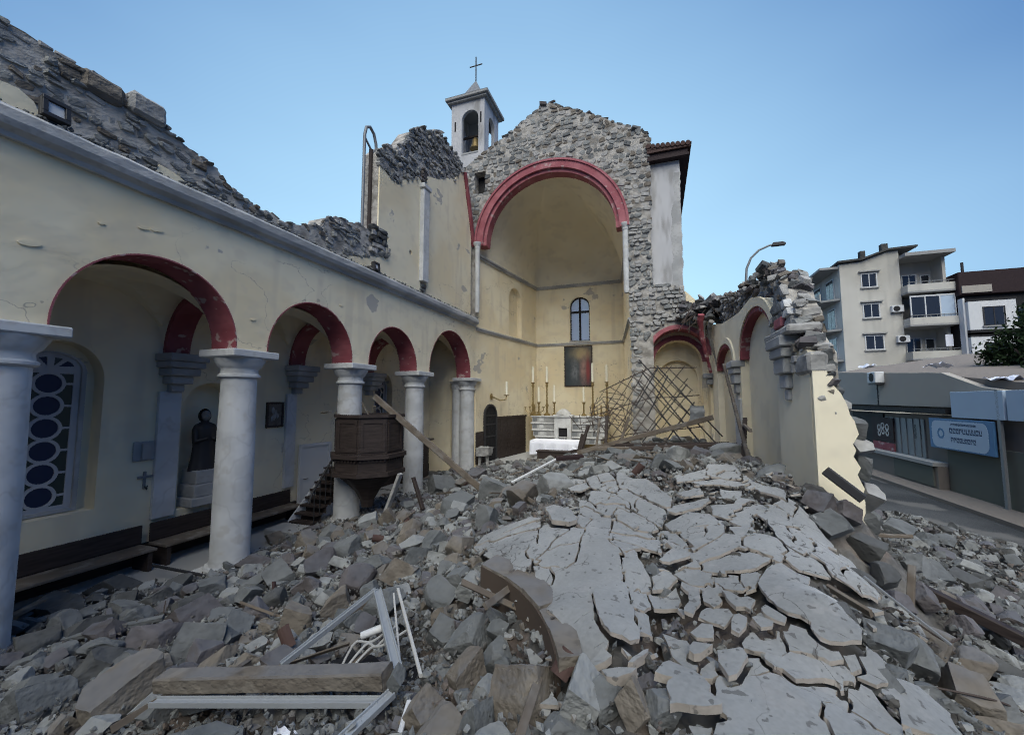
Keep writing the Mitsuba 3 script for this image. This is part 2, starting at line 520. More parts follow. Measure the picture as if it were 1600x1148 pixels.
scene['m_frosted'] = {'type': 'principledthin', 'base_color': {'type': 'rgb', 'value': [0.82, 0.80, 0.84]}, 'roughness': 0.6, 'spec_trans': 0.0, 'diff_trans': 1.7}
scene['m_leaf'] = {'type': 'twosided', 'bsdf': {'type': 'diffuse', 'reflectance': {'type': 'rgb', 'value': [0.025, 0.04, 0.02]}}}

# ---------------------------------------------------------------- the ground and the heap of rubble
_pts = np.array([[float(v) for v in s.split(',')] for s in '-9.76,3.76,0.15;-9.85,4.57,0.08;-8.89,5.88,0.03;-8.87,7.77,0.05;-9.29,9.14,0.08;-7.87,9.53,0.2;-7.28,11.13,0.3;-7.4,13.83,0.35;-6.7,15.81,0.4;-6.11,19.21,0.55;-6.58,2.99,0.4;-5.99,2.42,0.45;-4.85,2.69,0.65;-5.76,3.86,0.45;-5.73,4.74,0.45;-5.51,5.74,0.55;-5,6.8,0.8;-4.56,8.54,1;-3.64,9.83,1.15;-2.94,10.96,1.3;-2.38,12.66,1.5;-3.66,2.65,0.85;-2.93,2.76,1.05;-2.55,3.14,1.1;-1.82,2.93,1.2;-1.32,3.01,1.35;-0.87,2.88,1.45;-0.56,2.86,1.5;-2.48,4.36,1.15;-3.45,5.01,0.95;-2.45,5.34,1.3;-3.38,6.82,1.2;-2.08,4.93,1.65;-1.49,4.22,1.7;-0.89,3.5,1.75;-0.38,3.19,1.8;-0.16,3.36,1.75;-1.42,5.29,1.85;-1.17,6.16,1.9;-0.19,4.29,1.85;-0.55,4.79,1.95;-1.5,7.95,1.9;-0.3,7.34,2.1;-0.98,10.12,2.05;0.02,10.13,2.1;0.03,4.09,1.68;0.05,3.31,1.6;-0.01,5.29,1.85;0.23,2.97,1.65;0.38,2.77,1.65;0.78,3.08,1.7;1.08,3.23,1.6;0.46,5.14,1.95;1.06,5.04,2.05;1.1,7.09,2.15;1.67,6.16,2.15;1.19,3.91,1.95;1.31,3.7,1.8;1.76,4.76,1.85;2.37,8.66,2.25;1.09,11.39,2.1;2.54,11.6,2.2;1.7,4.15,1.4;2.07,4.3,1.2;2.54,4.62,1;2.58,5.93,1.25;3.21,6.53,1;3.64,6.51,0.8;3.06,7.24,1.4;4.26,9.08,0.8;5.61,10.05,0.4;2.68,7.11,2;5.17,11.97,1;6.74,13.46,0.3;7.54,12.65,0.2;4.94,8.39,0.5;2.2,6.52,2.35;2.11,7.02,2.4;-1.73,15.57,1.65;-10,3,0;-10,7,0;-10,11,0;-10,15,0.05;-10.5,17.5,0.1;-12,0,0;-12,10,0;-12,20,0.3;-7.5,19,0.5;-5,20.5,0.6;-3,21,0.8;-1.5,19.5,1.2;0,17,1.9;1,17.5,2;2,17,2;2.1,12,2.3;1.5,10,2.3;-1,14,1.95;-3,14,1.3;4.2,12,0.5;4,15,0.3;5,18,0;4,20,0;7,10,0;8,6,0;9,3,0;9,0,0.1;9,14,-0.1;9.6,-3,0;9.8,20,-0.1;7,15,-0.1;10.2,8,-0.1;10.2,1,-0.1;4,7.5,0.6;3.2,9,1;0,0,1.9;0,-1.5,1.8;2,-1,1.6;-2,-1,1.4;-4,0,0.9;-6,0,0.5;-8,0,0.3;-8,-3,0.2;-4,-3,0.6;0,-4,1;3,-4,0.8;6,-3,0.3;-12,-7,-0.1;-6,-7,-0.1;0,-7.2,-0.1;6,-7.2,-0.1;10,-7,-0.1;-2.5,3.4,0.85;-2.9,3.3,0.85;-1.65,3.7,1.2;-1.3,3.4,1.2;-1,3,1.3;1.6,1.2,1.75;0.5,1.2,1.75;-1,1,1.45;3,1,1.3;-3,1.5,1;5,1,0.8'.split(';')])
_rbf = RBFInterpolator(_pts[:, :2], _pts[:, 2], kernel='linear', smoothing=0.02)


def heap(x, y):
    """The smooth height of the heap over the church floor."""
    x, y = np.broadcast_arrays(np.asarray(x, float), np.asarray(y, float))
    q = np.c_[np.clip(x, -12.4, 10.4).ravel(), np.clip(y, -7.4, 21.0).ravel()]
    return _rbf(q).reshape(x.shape)

def build_ground():
    g = 60.0
    struct('ground', extr(sbox(-3000, -3000, 3000, 3000), 0.1).apply_translation([0, 0, -0.30]), 'm_asphalt')
    struct('street', bx(2.75, -60, -0.12, 9.3, 90, -0.0), 'm_asphalt')
    struct('pavement', bx(9.3, -60, -0.15, 10.6, 90, 0.13), 'm_wallbrown')
    struct('church_floor', bx(-10.76, -8, -0.25, 2.15, 18.6, 0.0), 'm_concrete')
    struct('sanctuary_floor', bx(-8.25, 18.6, -0.25, -0.95, 25.0, 0.50), 'm_concrete')
    # the heap: a fine sheet with a rough surface
    xs, ys = np.arange(-12.4, 10.41, 0.06), np.arange(-7.4, 21.01, 0.06)
    X, Y = np.meshgrid(xs, ys)
    Z = heap(X, Y)
    q = np.stack([X, Y, Z * 0], -1)
    n = meshkit.fbm(q * 1.7, 3, 3) - 0.5
    m = meshkit.fbm(q * 6.0, 4, 9) - 0.5
    amp = np.clip((Z + 0.1) / 0.5, 0.0, 1)
    ridged = 0.5 - np.abs(meshkit.fbm(q * 3.1, 3, 21) - 0.5) * 2
    Z = Z - 0.12 * amp + amp * (0.30 * n + 0.20 * m + 0.14 * ridged) - 0.03
    ny, nx = Z.shape
    i = (np.arange(ny - 1)[:, None] * nx + np.arange(nx - 1)).ravel()
    f = np.vstack([np.c_[i, i + 1, i + nx + 1], np.c_[i, i + nx + 1, i + nx]])
    # none under the left wall's outside, the sanctuary's walls
    m = trimesh.Trimesh(np.c_[X.ravel(), Y.ravel(), Z.ravel()], f, process=False)
    struct('rubble_ground', m, 'm_rubble', smooth=False)


build_ground()

# ---------------------------------------------------------------- the church: the left arcade
D = 8.25                                    # the arcade's face stands at x = -D
ZS = 4.62                                   # top of the column abaci
ARCHES = [(-5.75, 1.40), (-2.30, 1.40), (1.20, 1.40), (4.66, 1.41), (8.15, 1.37), (11.56, 1.33), (15.63, 1.86)]
COLS = [-7.45, -4.02, -0.55, 2.93, 6.43, 9.88, 13.32, 17.86]
STONES_WARM = ['m_tan', 'm_grey', 'm_brownish', 'm_grey', 'm_darkstone']
STONES_PALE = ['m_pale', 'm_grey', 'm_pale', 'm_tan']


def side(x):
    return lambda m: onx(m, x, 1)


def front(y):
    return lambda m: ony(m, y, -1)


def build_arcade():
    t = thing('arcade_wall', 'long cream plastered nave wall with four round red arches on white columns', 'wall')
    g = Polygon([(-8, ZS)] + [(18.1, ZS), (18.1, 7.15), (-8, 7.15)])
    for c, r in ARCHES:
        g = g.difference(Polygon([(c - r, ZS - 1), (c + r, ZS - 1)] + arc(c, ZS + 0.06, r)))
    part(t, 'plaster', onx(extr(g, 0.7), -D, -1), 'm_plaster')
    for c, r in ARCHES[2:]:
        ring = Polygon(arc(c, ZS + 0.06, r + 0.004) + arc(c, ZS + 0.06, r - 0.022, t0=180, t1=0))
        foot = unary_union([sbox(c - r, ZS, c - r + 0.022, ZS + 0.06), sbox(c + r - 0.022, ZS, c + r, ZS + 0.06)])
        part(t, 'arch_ring', onx(extr(unary_union([ring, foot]).buffer(0), 0.72), -D + 0.006, -1), 'm_red')
    # the cornice: a moulded strip with a dark underside
    prof = np.array([(0, 7.10), (0.08, 7.10), (0.10, 7.17), (0.20, 7.22), (0.24, 7.30), (0.24, 7.44), (0.18, 7.50), (-0.6, 7.52), (-0.6, 7.10)])
    ys = np.arange(-8, 18.05, 0.35)
    v, f, k = [], [], len(prof)
    for j, y in enumerate(ys):
        nz = (meshkit.noise(np.c_[prof * 7, np.full(k, y * 2.3)], 4) - 0.5) * 0.035
        v.append(np.c_[prof[:, 0] - D + nz, np.full(k, y), prof[:, 1] + nz * 0.6])
    for j in range(len(ys) - 1):
        for a in range(k):
            b = (a + 1) % k
            f.append([j * k + a, j * k + b, (j + 1) * k + b, (j + 1) * k + a])
    part(t, 'cornice', trimesh.Trimesh(np.vstack(v), [x for q in f for x in ([q[0], q[1], q[2]], [q[0], q[2], q[3]])], process=False), 'm_cornice', label='weathered grey cornice with dust and debris on its top edge')
    # loose plaster flakes and cracks standing proud
    r = np.random.default_rng(3)
    for y, z, s in [(3.75, 6.35, .05), (4.5, 6.55, .10), (4.3, 6.5, .07), (3.0, 5.75, .12), (6.4, 5.3, .06), (9.0, 6.2, .07)]:
        p = rough_poly(affinity.rotate(affinity.scale(Point(y, z).buffer(s, 5), 1.0, 0.35), 12), 0.03, 0.012, int(y * 100))
        part(t, 'plaster_flake', onx(extr(p, 0.022), -D - 0.001, 1), 'm_plaster')
    return t


def build_column(y, label, x=-8.6, z0=0.0):
    t = thing('column', label, 'column', 'white columns of the arcade')
    part(t, 'shaft', lathe([(0.0, 0.16), (0.375, 0.16), (0.375, 0.22), (0.36, 0.26), (0.362, 1.4), (0.355, 2.6), (0.335, 3.75), (0.335, 4.02), (0.0, 4.02)], 36, (x, y, z0)), 'm_white', smooth=40)
    part(t, 'base', cat([lathe([(0, 0.08), (0.44, 0.08), (0.47, 0.11), (0.44, 0.158), (0, 0.158)], 32, (x, y, z0)), bx(x - .48, y - .48, z0 - .1, x + .48, y + .48, z0 + .078)]), 'm_white', smooth=40)
    part(t, 'capital', lathe([(0, 4.022), (0.36, 4.022), (0.40, 4.05), (0.40, 4.09), (0.36, 4.12), (0.35, 4.20), (0.37, 4.24), (0.41, 4.27), (0.44, 4.33), (0.48, 4.40), (0.50, 4.455), (0, 4.455)], 36, (x, y, z0)), 'm_white', smooth=35)
    part(t, 'abacus', cbx(x - .52, y - .54, 4.458 + z0, x + .52, y + .54, ZS - 0.003, 0.02), 'm_white')


def build_upper_wall():
    t = thing('broken_upper_wall', 'ragged stone core above the grey cornice, sloping down towards the altar', 'wall')
    x = -8.47
    top = [(-8, 9.3), (-6, 9.7), (-4, 9.4), (-2, 9.2), (0, 9.0), (1.5, 8.9), (2.6, 8.84), (3.5, 8.83), (3.9, 8.76), (4.5, 8.9), (4.58, 8.62), (5.0, 8.48), (5.6, 8.34), (5.86, 8.1), (6.3, 8.0), (6.6, 7.92), (7.2, 7.88), (7.75, 8.02), (8.45, 8.3), (8.6, 8.6), (9.2, 8.8), (9.85, 8.97), (10.4, 8.95), (10.8, 9.1)]
    full = rough_poly(Polygon([(-8, 7.45)] + top + [(10.9, 7.45)]), 0.3, 0.03, 5)
    part(t, 'core', onx(extr(full, 0.62), x, -1), 'm_palemortar')
    pl = [Polygon([(-8, 7.5), (-8, 7.9), (2.4, 7.92), (2.83, 7.97), (2.98, 7.88), (3.05, 7.74), (2.95, 7.5)]),
          Polygon([(4.5, 7.5), (4.6, 7.84), (4.9, 7.78), (5.3, 7.62), (5.5, 7.5)]),
          Polygon([(8.3, 7.5), (8.7, 7.66), (9.4, 7.78), (10.1, 7.95), (10.45, 8.1), (10.9, 8.3), (10.9, 7.5)])]
    pl = [rough_poly(p, 0.12, 0.02, 8) for p in pl]
    for p in pl:
        part(t, 'plaster_patch', onx(extr(p, 0.035), x, 1), 'm_plaster')
    region = full.difference(unary_union(pl).buffer(0.01))
    region = max(region.geoms, key=lambda s: s.area) if isinstance(region, MultiPolygon) else region
    near = region.intersection(sbox(1.4, 7, 11.2, 12))
    masonry(t, near, side(x - 0.01), ['m_pale', 'm_dust', 'm_dust', 'm_grey', 'm_dust', 'm_tan'], (0.21, 0.115), (-0.02, 0.075), 11, 0.13, tilt=0.22, over=0.04)
    # the large squared stone that stands out at the step
    part(t, 'corner_block', rough(cbx(x - .5, 4.05, 8.52, x + .14, 4.60, 8.90, 0.06), .06, .03, 3), 'm_pale')
    part(t, 'corner_block', rough(cbx(x - .5, 3.45, 8.5, x + .08, 4.0, 8.84, 0.06), .06, .03, 4), 'm_tan')

    t = thing('high_nave_wall', 'tall cream wall beside the chancel arch with a ragged crown of grey stones', 'wall')
    top = [(10.72, 11.75), (11.1, 12.2), (11.6, 12.35), (12.1, 12.95), (12.6, 13.7), (13.3, 14.28), (13.9, 14.55), (14.7, 15.0), (15.4, 14.95), (16.3, 14.85), (16.9, 14.75)]
    right = [(16.95, 14.4), (17.3, 13.5), (17.65, 12.5), (17.95, 11.5), (18.1, 11.25)]
    full = Polygon([(10.72, 7.52), (10.72, 11.75)] + top[1:] + right + [(18.1, 7.52)])
    part(t, 'core', onx(extr(rough_poly(full, 0.5, 0.012, 2), 0.6), x, -1), 'm_palemortar')
    low = [(10.74, 11.37), (11.16, 11.2), (11.7, 11.25), (12.6, 11.85), (13.6, 12.48), (14.6, 12.85), (15.4, 13.35), (16.0, 13.6), (16.5, 14.3), (16.85, 14.5)]
    pl = Polygon([(10.72, 7.5)] + low + [(17.15, 13.45), (17.5, 12.5), (17.8, 11.5), (17.8, 7.5)])
    pl = pl.difference(rough_poly(Polygon([(10.7, 8.35), (10.7, 9.2), (11.3, 9.05), (11.1, 8.6)]), 0.15, 0.03, 4)).difference(rough_poly(sbox(13.25, 11.7, 13.6, 12.7), .2, .04, 6)).difference(rough_poly(sbox(13.3, 7.5, 13.75, 8.1), .2, .04, 7))
    pl = pl.difference(rough_poly(Point(12.6, 9.0).buffer(.09), .06, .02, 2)).buffer(0)
    part(t, 'plaster', onx(extr(pl, 0.05), x, 1), 'm_plaster')
    crown = full.difference(Polygon([(10.5, 7), (10.5, 11.35)] + low + [(19, 14.6), (19, 7)]))
    crown = max(crown.geoms, key=lambda s: s.area) if isinstance(crown, MultiPolygon) else crown
    masonry(t, crown.buffer(0.02), side(x + 0.01), ['m_dust', 'm_pale', 'm_pale', 'm_dust', 'm_grey'], (0.22, 0.15), (-.02, 0.11), 12, 0.13, tilt=0.4, over=0.08)
    masonry(t, sbox(10.4, 8.3, 11.25, 9.15), side(x + 0.012), ['m_grey', 'm_pale', 'm_darkstone'], (0.25, 0.17), (0.05, 0.14), 13, 0.08, tilt=0.2)
    # the red edge where the vault sprang
    rim = [(16.95, 14.45), (17.3, 13.5), (17.65, 12.45), (17.95, 11.5), (18.06, 11.2)]
    part(t, 'red_rib', onx(extr(LineString(rim).buffer(0.1, cap_style=2), 0.16), x, 1), 'm_red')
    # white pilaster strip with a broken foot, and the narrow shaft at the corner
    p = t
    part(p, 'pilaster', cbx(x, 13.2, 8.1, x + 0.22, 13.62, 11.75, 0.015), 'm_white')
    part(p, 'pilaster_cap', cbx(x, 13.12, 11.76, x + 0.27, 13.70, 11.95, 0.03), 'm_white')
    part(p, 'corner_shaft', lathe([(0, 7.9), (0.10, 7.82), (0.12, 7.95), (0.12, 11.0), (0, 11.0)], 16, (-8.14, 17.96, 0)), 'm_white', smooth=40)
    part(p, 'shaft_capital', lathe([(0, 11.0), (0.13, 11.0), (0.15, 11.06), (0.13, 11.10), (0.21, 11.24), (0.21, 11.32), (0, 11.32)], 16, (-8.14, 17.96, 0)), 'm_white', smooth=30)
    masonry(p, sbox(13.28, 7.62, 13.58, 8.08), side(x + 0.02), ['m_grey', 'm_brownish'], (0.2, 0.15), (0.04, 0.12), 15, 0.1)
    masonry(p, sbox(13.28, 11.98, 13.58, 12.7), side(x + 0.02), ['m_brownish', 'm_tan', 'm_grey'], (0.2, 0.15), (0.04, 0.12), 16, 0.1)


def build_chancel_wall():
    t = thing('chancel_wall', 'ruined stone gable wall round the tall red chancel arch', 'wall')
    y, zc, R = 18.1, 11.2, 3.62
    cx = -4.6
    gable = [(-9.3, 15.2), (-8.64, 15.62), (-8.28, 15.82), (-7.75, 16.12), (-7.0, 16.5), (-6.38, 16.83), (-5.39, 17.45), (-4.9, 17.75), (-4.4, 17.85), (-3.8, 17.42), (-3.2, 17.14), (-2.0, 16.5), (-1.45, 16.12), (-0.36, 15.5), (0.05, 15.0)]
    out = Polygon([(-9.3, 6)] + gable + [(-0.03, 14.2), (-0.03, 8.5), (1.22, 8.3), (1.22, 6.0), (1.22, -0.1), (-0.95, -0.1), (-0.95, zc)] + arc(cx, zc, 3.65) + [(-8.25, 6)]).buffer(0)
    hole = sbox(-8.4, 13.85, -7.78, 15.05)
    arch2 = Polygon([(-0.22, -1), (2.06, -1)] + arc(0.92, 5.38, 1.14))
    core = rough_poly(out, 0.5, 0.02, 3).difference(Polygon([(cx - 3.65, -1), (cx + 3.65, -1)] + arc(cx, zc, 3.65))).difference(hole).difference(arch2).buffer(0)
    part(t, 'core', ony(extr(core, 0.85), y, 1), 'm_palemortar')
    part(t, 'recess', ony(extr(hole.buffer(0.05), 0.1), y + 0.5, 1), 'm_black')
    region = core.intersection(sbox(-9.3, 2.0, 1.3, 19))
    ring = Point(cx, zc).buffer(3.72, 40)
    up = region.difference(ring).intersection(sbox(-9.2, 11.3, 0.1, 19))
    up = max(up.geoms, key=lambda s: s.area) if isinstance(up, MultiPolygon) else up
    n1 = masonry(t, up, front(y - 0.005), ['m_pale', 'm_dust', 'm_pale', 'm_tan', 'm_dust', 'm_grey'], (0.25, 0.20), (-.01, 0.05), 21, 0.10, most=280, tilt=0.3)
    t2 = thing('chancel_pier', 'stripped pier of pale broken stones between the chancel arch and the white corner', 'pier')
    pier = region.intersection(sbox(-0.94, 2.0, 1.22, 11.3)).difference(arch2.buffer(0.33))
    part(t2, 'core', bx(-0.93, y - 0.06, 0, -0.05, y - 0.006, 11.3), 'm_palemortar')
    pier = max(pier.geoms, key=lambda s: s.area) if isinstance(pier, MultiPolygon) else pier
    n2 = masonry(t2, pier, front(y - 0.055), ['m_pale', 'm_pale', 'm_dust', 'm_pale', 'm_dust'], (0.25, 0.18), (0.0, 0.11), 22, 0.12, most=290, tilt=0.25)
    # ragged capping stones and roof tiles on the gable
    r = np.random.default_rng(5)
    g = np.array(gable)
    for k in range(46):
        s = r.uniform(0.02, 0.99) * (len(g) - 1)
        a = g[int(s)] + (g[int(s) + 1] - g[int(s)]) * (s % 1)
        m = lump(r.uniform(0.15, 0.34, 3) * [1.4, 1, 0.55], r)
        spin(m, r, 0.2)
        m.apply_translation([a[0], y + r.uniform(0.0, 0.6), a[1] + 0.03])
        part(t, 'capping_stone', m, ['m_darkstone', 'm_brownish', 'm_grey'][k % 3])
    # red moulded arch
    def ring_(r0, r1, y0, y1):
        p = Polygon([(cx + r1, zc - 0.02)] + arc(cx, zc, r1, n=48) + [(cx - r1, zc - 0.02), (cx - r0, zc - 0.02)] + arc(cx, zc, r0, t0=180, t1=0, n=48) + [(cx + r0, zc - 0.02)])
        return ony(extr(p, y1 - y0), y0, 1)
    a = part(t, 'arch_moulding', ring_(3.28, 3.62, y - 0.16, y + 0.5), 'm_arch')
    part(t, 'arch_moulding', ring_(3.12, 3.276, y - 0.02, y + 0.5), 'm_arch')
    part(t, 'arch_moulding', ring_(3.605, 3.70, y - 0.22, y - 0.03), 'm_arch')
    # right shaft
    part(t, 'right_shaft', lathe([(0, 8.3), (0.10, 8.2), (0.13, 8.35), (0.13, 11.0), (0, 11.0)], 16, (-1.08, y - 0.02, 0)), 'm_white', smooth=40)
    part(t, 'shaft_capital', lathe([(0, 11.0), (0.14, 11.0), (0.16, 11.06), (0.14, 11.10), (0.22, 11.24), (0.22, 11.32), (0, 11.32)], 16, (-1.08, y - 0.02, 0)), 'm_white', smooth=30)

    # the surviving corner with white render and an eave
    t = thing('choir_corner', 'white rendered corner of the choir under a dark red tiled eave', 'building')
    panel = rough_poly(Polygon([(-0.02, 8.4), (-0.02, 13.95), (1.22, 13.95), (1.22, 8.2), (0.9, 8.05), (0.4, 8.3)]), 0.3, 0.012, 4)
    part(t, 'wall', ony(extr(panel, 8.6), y + 0.28, 1), 'm_dirtywhite')
    streaks = rough_poly(Polygon([(0.75, 8.2), (0.85, 9.5), (0.8, 11), (0.95, 12.2), (1.0, 13.4), (1.215, 13.4), (1.215, 8.2)]), 0.2, 0.03, 9)
    part(t, 'bare_render', ony(extr(streaks, 0.02), y + 0.262, 1), 'm_cornice', label='stained grey strip of bare render at the edge')
    part(t, 'soffit', cat([bx(-0.1, y - 0.05, 13.955, 1.6, y + 0.279, 14.06), bx(1.225, y + 0.28, 13.955, 1.6, y + 8.8, 14.06), bx(-0.08, y - 0.01, 14.065, 1.54, y + 0.24, 14.26)]), 'm_maroon')
    part(t, 'eave_moulding', cat([bx(-0.1, y - 0.11, 14.27, 1.66, y + 0.2, 14.40), bx(1.23, y + 0.21, 14.27, 1.66, y + 8.9, 14.40)]), 'm_tile')
    roof = trimesh.Trimesh([(-0.1, y - 0.15, 14.6), (1.72, y - 0.15, 14.41), (1.72, y + 9, 14.41), (-0.1, y + 9, 14.95)], [[0, 1, 2], [0, 2, 3]])
    part(t, 'roof', cat([bx(-0.1, y - 0.13, 14.405, 1.70, y + 8.95, 14.45)]), 'm_tile')
    for k in range(9):
        xx = -0.05 + 0.2 * k
        zz = 14.66 - 0.10 * xx
        part(t, 'roof_tile', tube([(xx, y - 0.17, zz - 0.1), (xx, y + 0.5, zz - 0.03), (xx, y + 1.6, zz + 0.12)], 0.10, 8), 'm_tile', smooth=40)


def build_apse():
    t = thing('apse', 'cream apse with a half dome, an arched window and a string course', 'apse')
    base = [(-8.25, 18.1), (-7.15, 25.0), (-1.72, 25.0), (-0.95, 18.1)]
    # walls as solid slabs
    nz = 10.72
    part(t, 'back_wall', ony(extr(Polygon([(-7.2, 0.4), (-1.68, 0.4), (-1.68, nz), (-7.2, nz)]).difference(arched(-4.98, -3.74, 7.22, 9.38)).difference(arched(-4.98, -3.74, 7.22, 9.38)), 0.5), 25.0, 1), 'm_plaster')
    A, B = np.array(base[0]), np.array(base[1])
    L = np.linalg.norm(B - A)
    niche = arched(0.478 * L, 0.70 * L, 7.2, 9.3)
    def on_left(m, off=0.0, out=1):
        d = (B - A) / L
        n = np.array([d[1], -d[0]]) * out                   # towards the inside
        M = np.array([[d[0], 0, n[0], A[0] + n[0] * out * off], [d[1], 0, n[1], A[1] + n[1] * out * off], [0, 1, 0, 0], [0, 0, 0, 1.0]])
        m = m.copy()
        m.apply_transform(M)
        return m
    g = sbox(0, 0.3, L, nz).difference(niche)
    part(t, 'left_wall', on_left(extr(g, 0.6), 0, -1), 'm_plaster')
    part(t, 'niche', on_left(extr(niche.buffer(0.1), 0.1), -0.28, -1), 'm_plaster', label='shallow arched niche in the side wall of the apse')
    C_, D_ = np.array(base[2]), np.array(base[3])
    part(t, 'right_wall', trimesh.convex.convex_hull(np.array([(*C_, .3), (*C_, nz), (*D_, .3), (*D_, nz), (C_[0] + .5, C_[1], .3), (C_[0] + .5, C_[1], nz), (D_[0] + .5, D_[1], .3), (D_[0] + .5, D_[1], nz)])), 'm_plaster')
    # the half dome
    O = np.array([-4.6, 18.1, nz])
    path = []
    for p, q in zip(base[:-1], base[1:]):
        for k in range(14):
            path.append(np.array(p) + (np.array(q) - p) * k / 14)
    path.append(np.array(base[-1]))
    path = np.array(path)
    nphi, v = 24, []
    for j in range(nphi + 1):
        ph = math.pi / 2 * j / nphi
        v.append(np.c_[O[0] + (path[:, 0] - O[0]) * math.cos(ph), O[1] + (path[:, 1] - O[1]) * math.cos(ph), np.full(len(path), nz + 3.75 * math.sin(ph))])
    n = len(path)
    inner = np.vstack(v)
    f = [q for j in range(nphi) for i in range(n - 1) for q in ([j * n + i, j * n + i + 1, (j + 1) * n + i + 1], [j * n + i, (j + 1) * n + i + 1, (j + 1) * n + i])]
    outer = O + (inner - O) * 1.08 + [0, 0, 0.05]
    N = len(inner)
    part(t, 'half_dome', trimesh.Trimesh(np.vstack([inner, outer]), f + [[a + N, c + N, b + N] for a, b, c in f], process=False), 'm_dome', smooth=35)
    # string courses follow the three walls
    def course(z, h, d):
        ms = []
        for p, q in zip(base[:-1], base[1:]):
            p, q = np.array(p), np.array(q)
            u = (q - p) / np.linalg.norm(q - p)
            nn = np.array([u[1], -u[0]])
            for (a, b, e) in ((0, h, d), (h * 0.55, h, d * 1.6)):
                ms.append(trimesh.convex.convex_hull(np.array([(*(w + nn * o), zz) for w in (p, q) for o in (-0.05, e) for zz in (z + a, z + b)])))
        return cat(ms)
    part(t, 'string_course', course(6.96, 0.16, 0.07), 'm_cornice')
    part(t, 'string_course', course(nz - 0.1, 0.18, 0.09), 'm_cornice')
    # arched window with a cross of dark bars
    y = 25.0
    w = part(t, 'window', ony(extr(arched(-4.98, -3.74, 7.22, 9.38).difference(arched(-4.91, -3.81, 7.29, 9.36)), 0.08), y + 0.22, 1), 'm_iron', label='round headed window with a dark cross of bars')
    part(w, 'mullion', bx(-4.43, y + 0.20, 7.28, -4.31, y + 0.30, 9.95), 'm_black')
    part(w, 'crossbar', bx(-4.92, y + 0.205, 9.0, -3.80, y + 0.295, 9.13), 'm_black')
    part(w, 'pane', ony(extr(arched(-4.92, -3.80, 7.28, 9.36), 0.006), y + 0.25, 1), 'm_frosted')
    part(w, 'sill', bx(-5.02, y - 0.04, 7.15, -3.70, y + 0.3, 7.225), 'm_cornice')
    # painting (a plain dark stand-in), hung on the back wall
    p = thing('painting', 'large dark framed painting on the back wall under the arched window', 'painting')
    part(p, 'canvas', bx(-5.27, y - 0.05, 4.47, -3.67, y - 0.002, 6.83), 'm_painting')
    part(p, 'frame', cat([bx(-5.34, y - 0.07, 4.40, -5.272, y - 0.002, 6.90), bx(-3.668, y - 0.07, 4.40, -3.60, y - 0.002, 6.90), bx(-5.27, y - 0.07, 6.832, -3.67, y - 0.002, 6.90), bx(-5.27, y - 0.07, 4.40, -3.67, y - 0.002, 4.468)]), 'm_darkwood')
    # dark wainscot with planks, an arched dark door, a sconce
    wn = thing('wainscot', 'dark brown wooden wall panelling beside the altar', 'panelling')
    for k in range(9):
        part(wn, 'plank', on_left(extr(sbox(0.285 * L + k * 0.37, 0.5, 0.285 * L + k * 0.37 + 0.355, 2.60), 0.05), 0.003 + 0.004 * (k % 2)), 'm_darkwood')
    part(wn, 'rail', on_left(extr(sbox(0.28 * L, 2.603, 0.77 * L, 2.70), 0.09), 0.003), 'm_darkwood')
    part(wn, 'low_plank', on_left(extr(sbox(0.0, 0.5, 0.095 * L, 2.02), 0.05), 0.003), 'm_darkwood')
    dr_ = f'{t}__door'
    da, db = 0.112 * L, 0.262 * L
    part(t, 'door', on_left(extr(arched(da - .09, db + .09, 0.5, 2.75).difference(arched(da, db, 0.4, 2.75)), 0.09), 0.003), 'm_iron', label='dark arched plank door in the side wall of the apse')
    for k in range(4):
        a = da + (db - da) * k / 4
        part(dr_, 'plank', on_left(extr(arched(da, db, 0.5, 2.75).intersection(sbox(a + .008, 0, a + (db - da) / 4 - .008, 4)), 0.04), 0.004), 'm_black')
    for z in (1.1, 1.7, 2.3, 2.75):
        part(dr_, 'iron_band', on_left(extr(sbox(da, z, db, z + 0.07), 0.02), 0.046), 'm_iron')
    sc = thing('wall_sconce', 'brass wall sconce with one pale candle above the arched door', 'sconce')
    s0 = np.array([-7.95, 19.4])
    part(sc, 'backplate', lathe([(0, -.03), (.16, -.03), (.16, 0), (0, .02)], 14).apply_transform(trimesh.transformations.rotation_matrix(math.pi / 2, [0, 1, 0])).apply_translation([-7.98, 19.5, 3.75]), 'm_brass')
    part(sc, 'arm', tube([(-7.97, 19.5, 3.75), (-7.6, 19.7, 3.55), (-7.35, 19.9, 3.60), (-7.35, 20.0, 3.8)], 0.035, 8), 'm_brass', smooth=40)
    part(sc, 'drip_pan', lathe([(0, 3.78), (.14, 3.80), (.15, 3.84), (0, 3.83)], 14, (-7.35, 20.0, 0)), 'm_brass')
    part(sc, 'candle', lathe([(0, 3.84), (.055, 3.84), (.055, 4.5), (.02, 4.53), (0, 4.53)], 12, (-7.35, 20.0, 0)), 'm_wax')


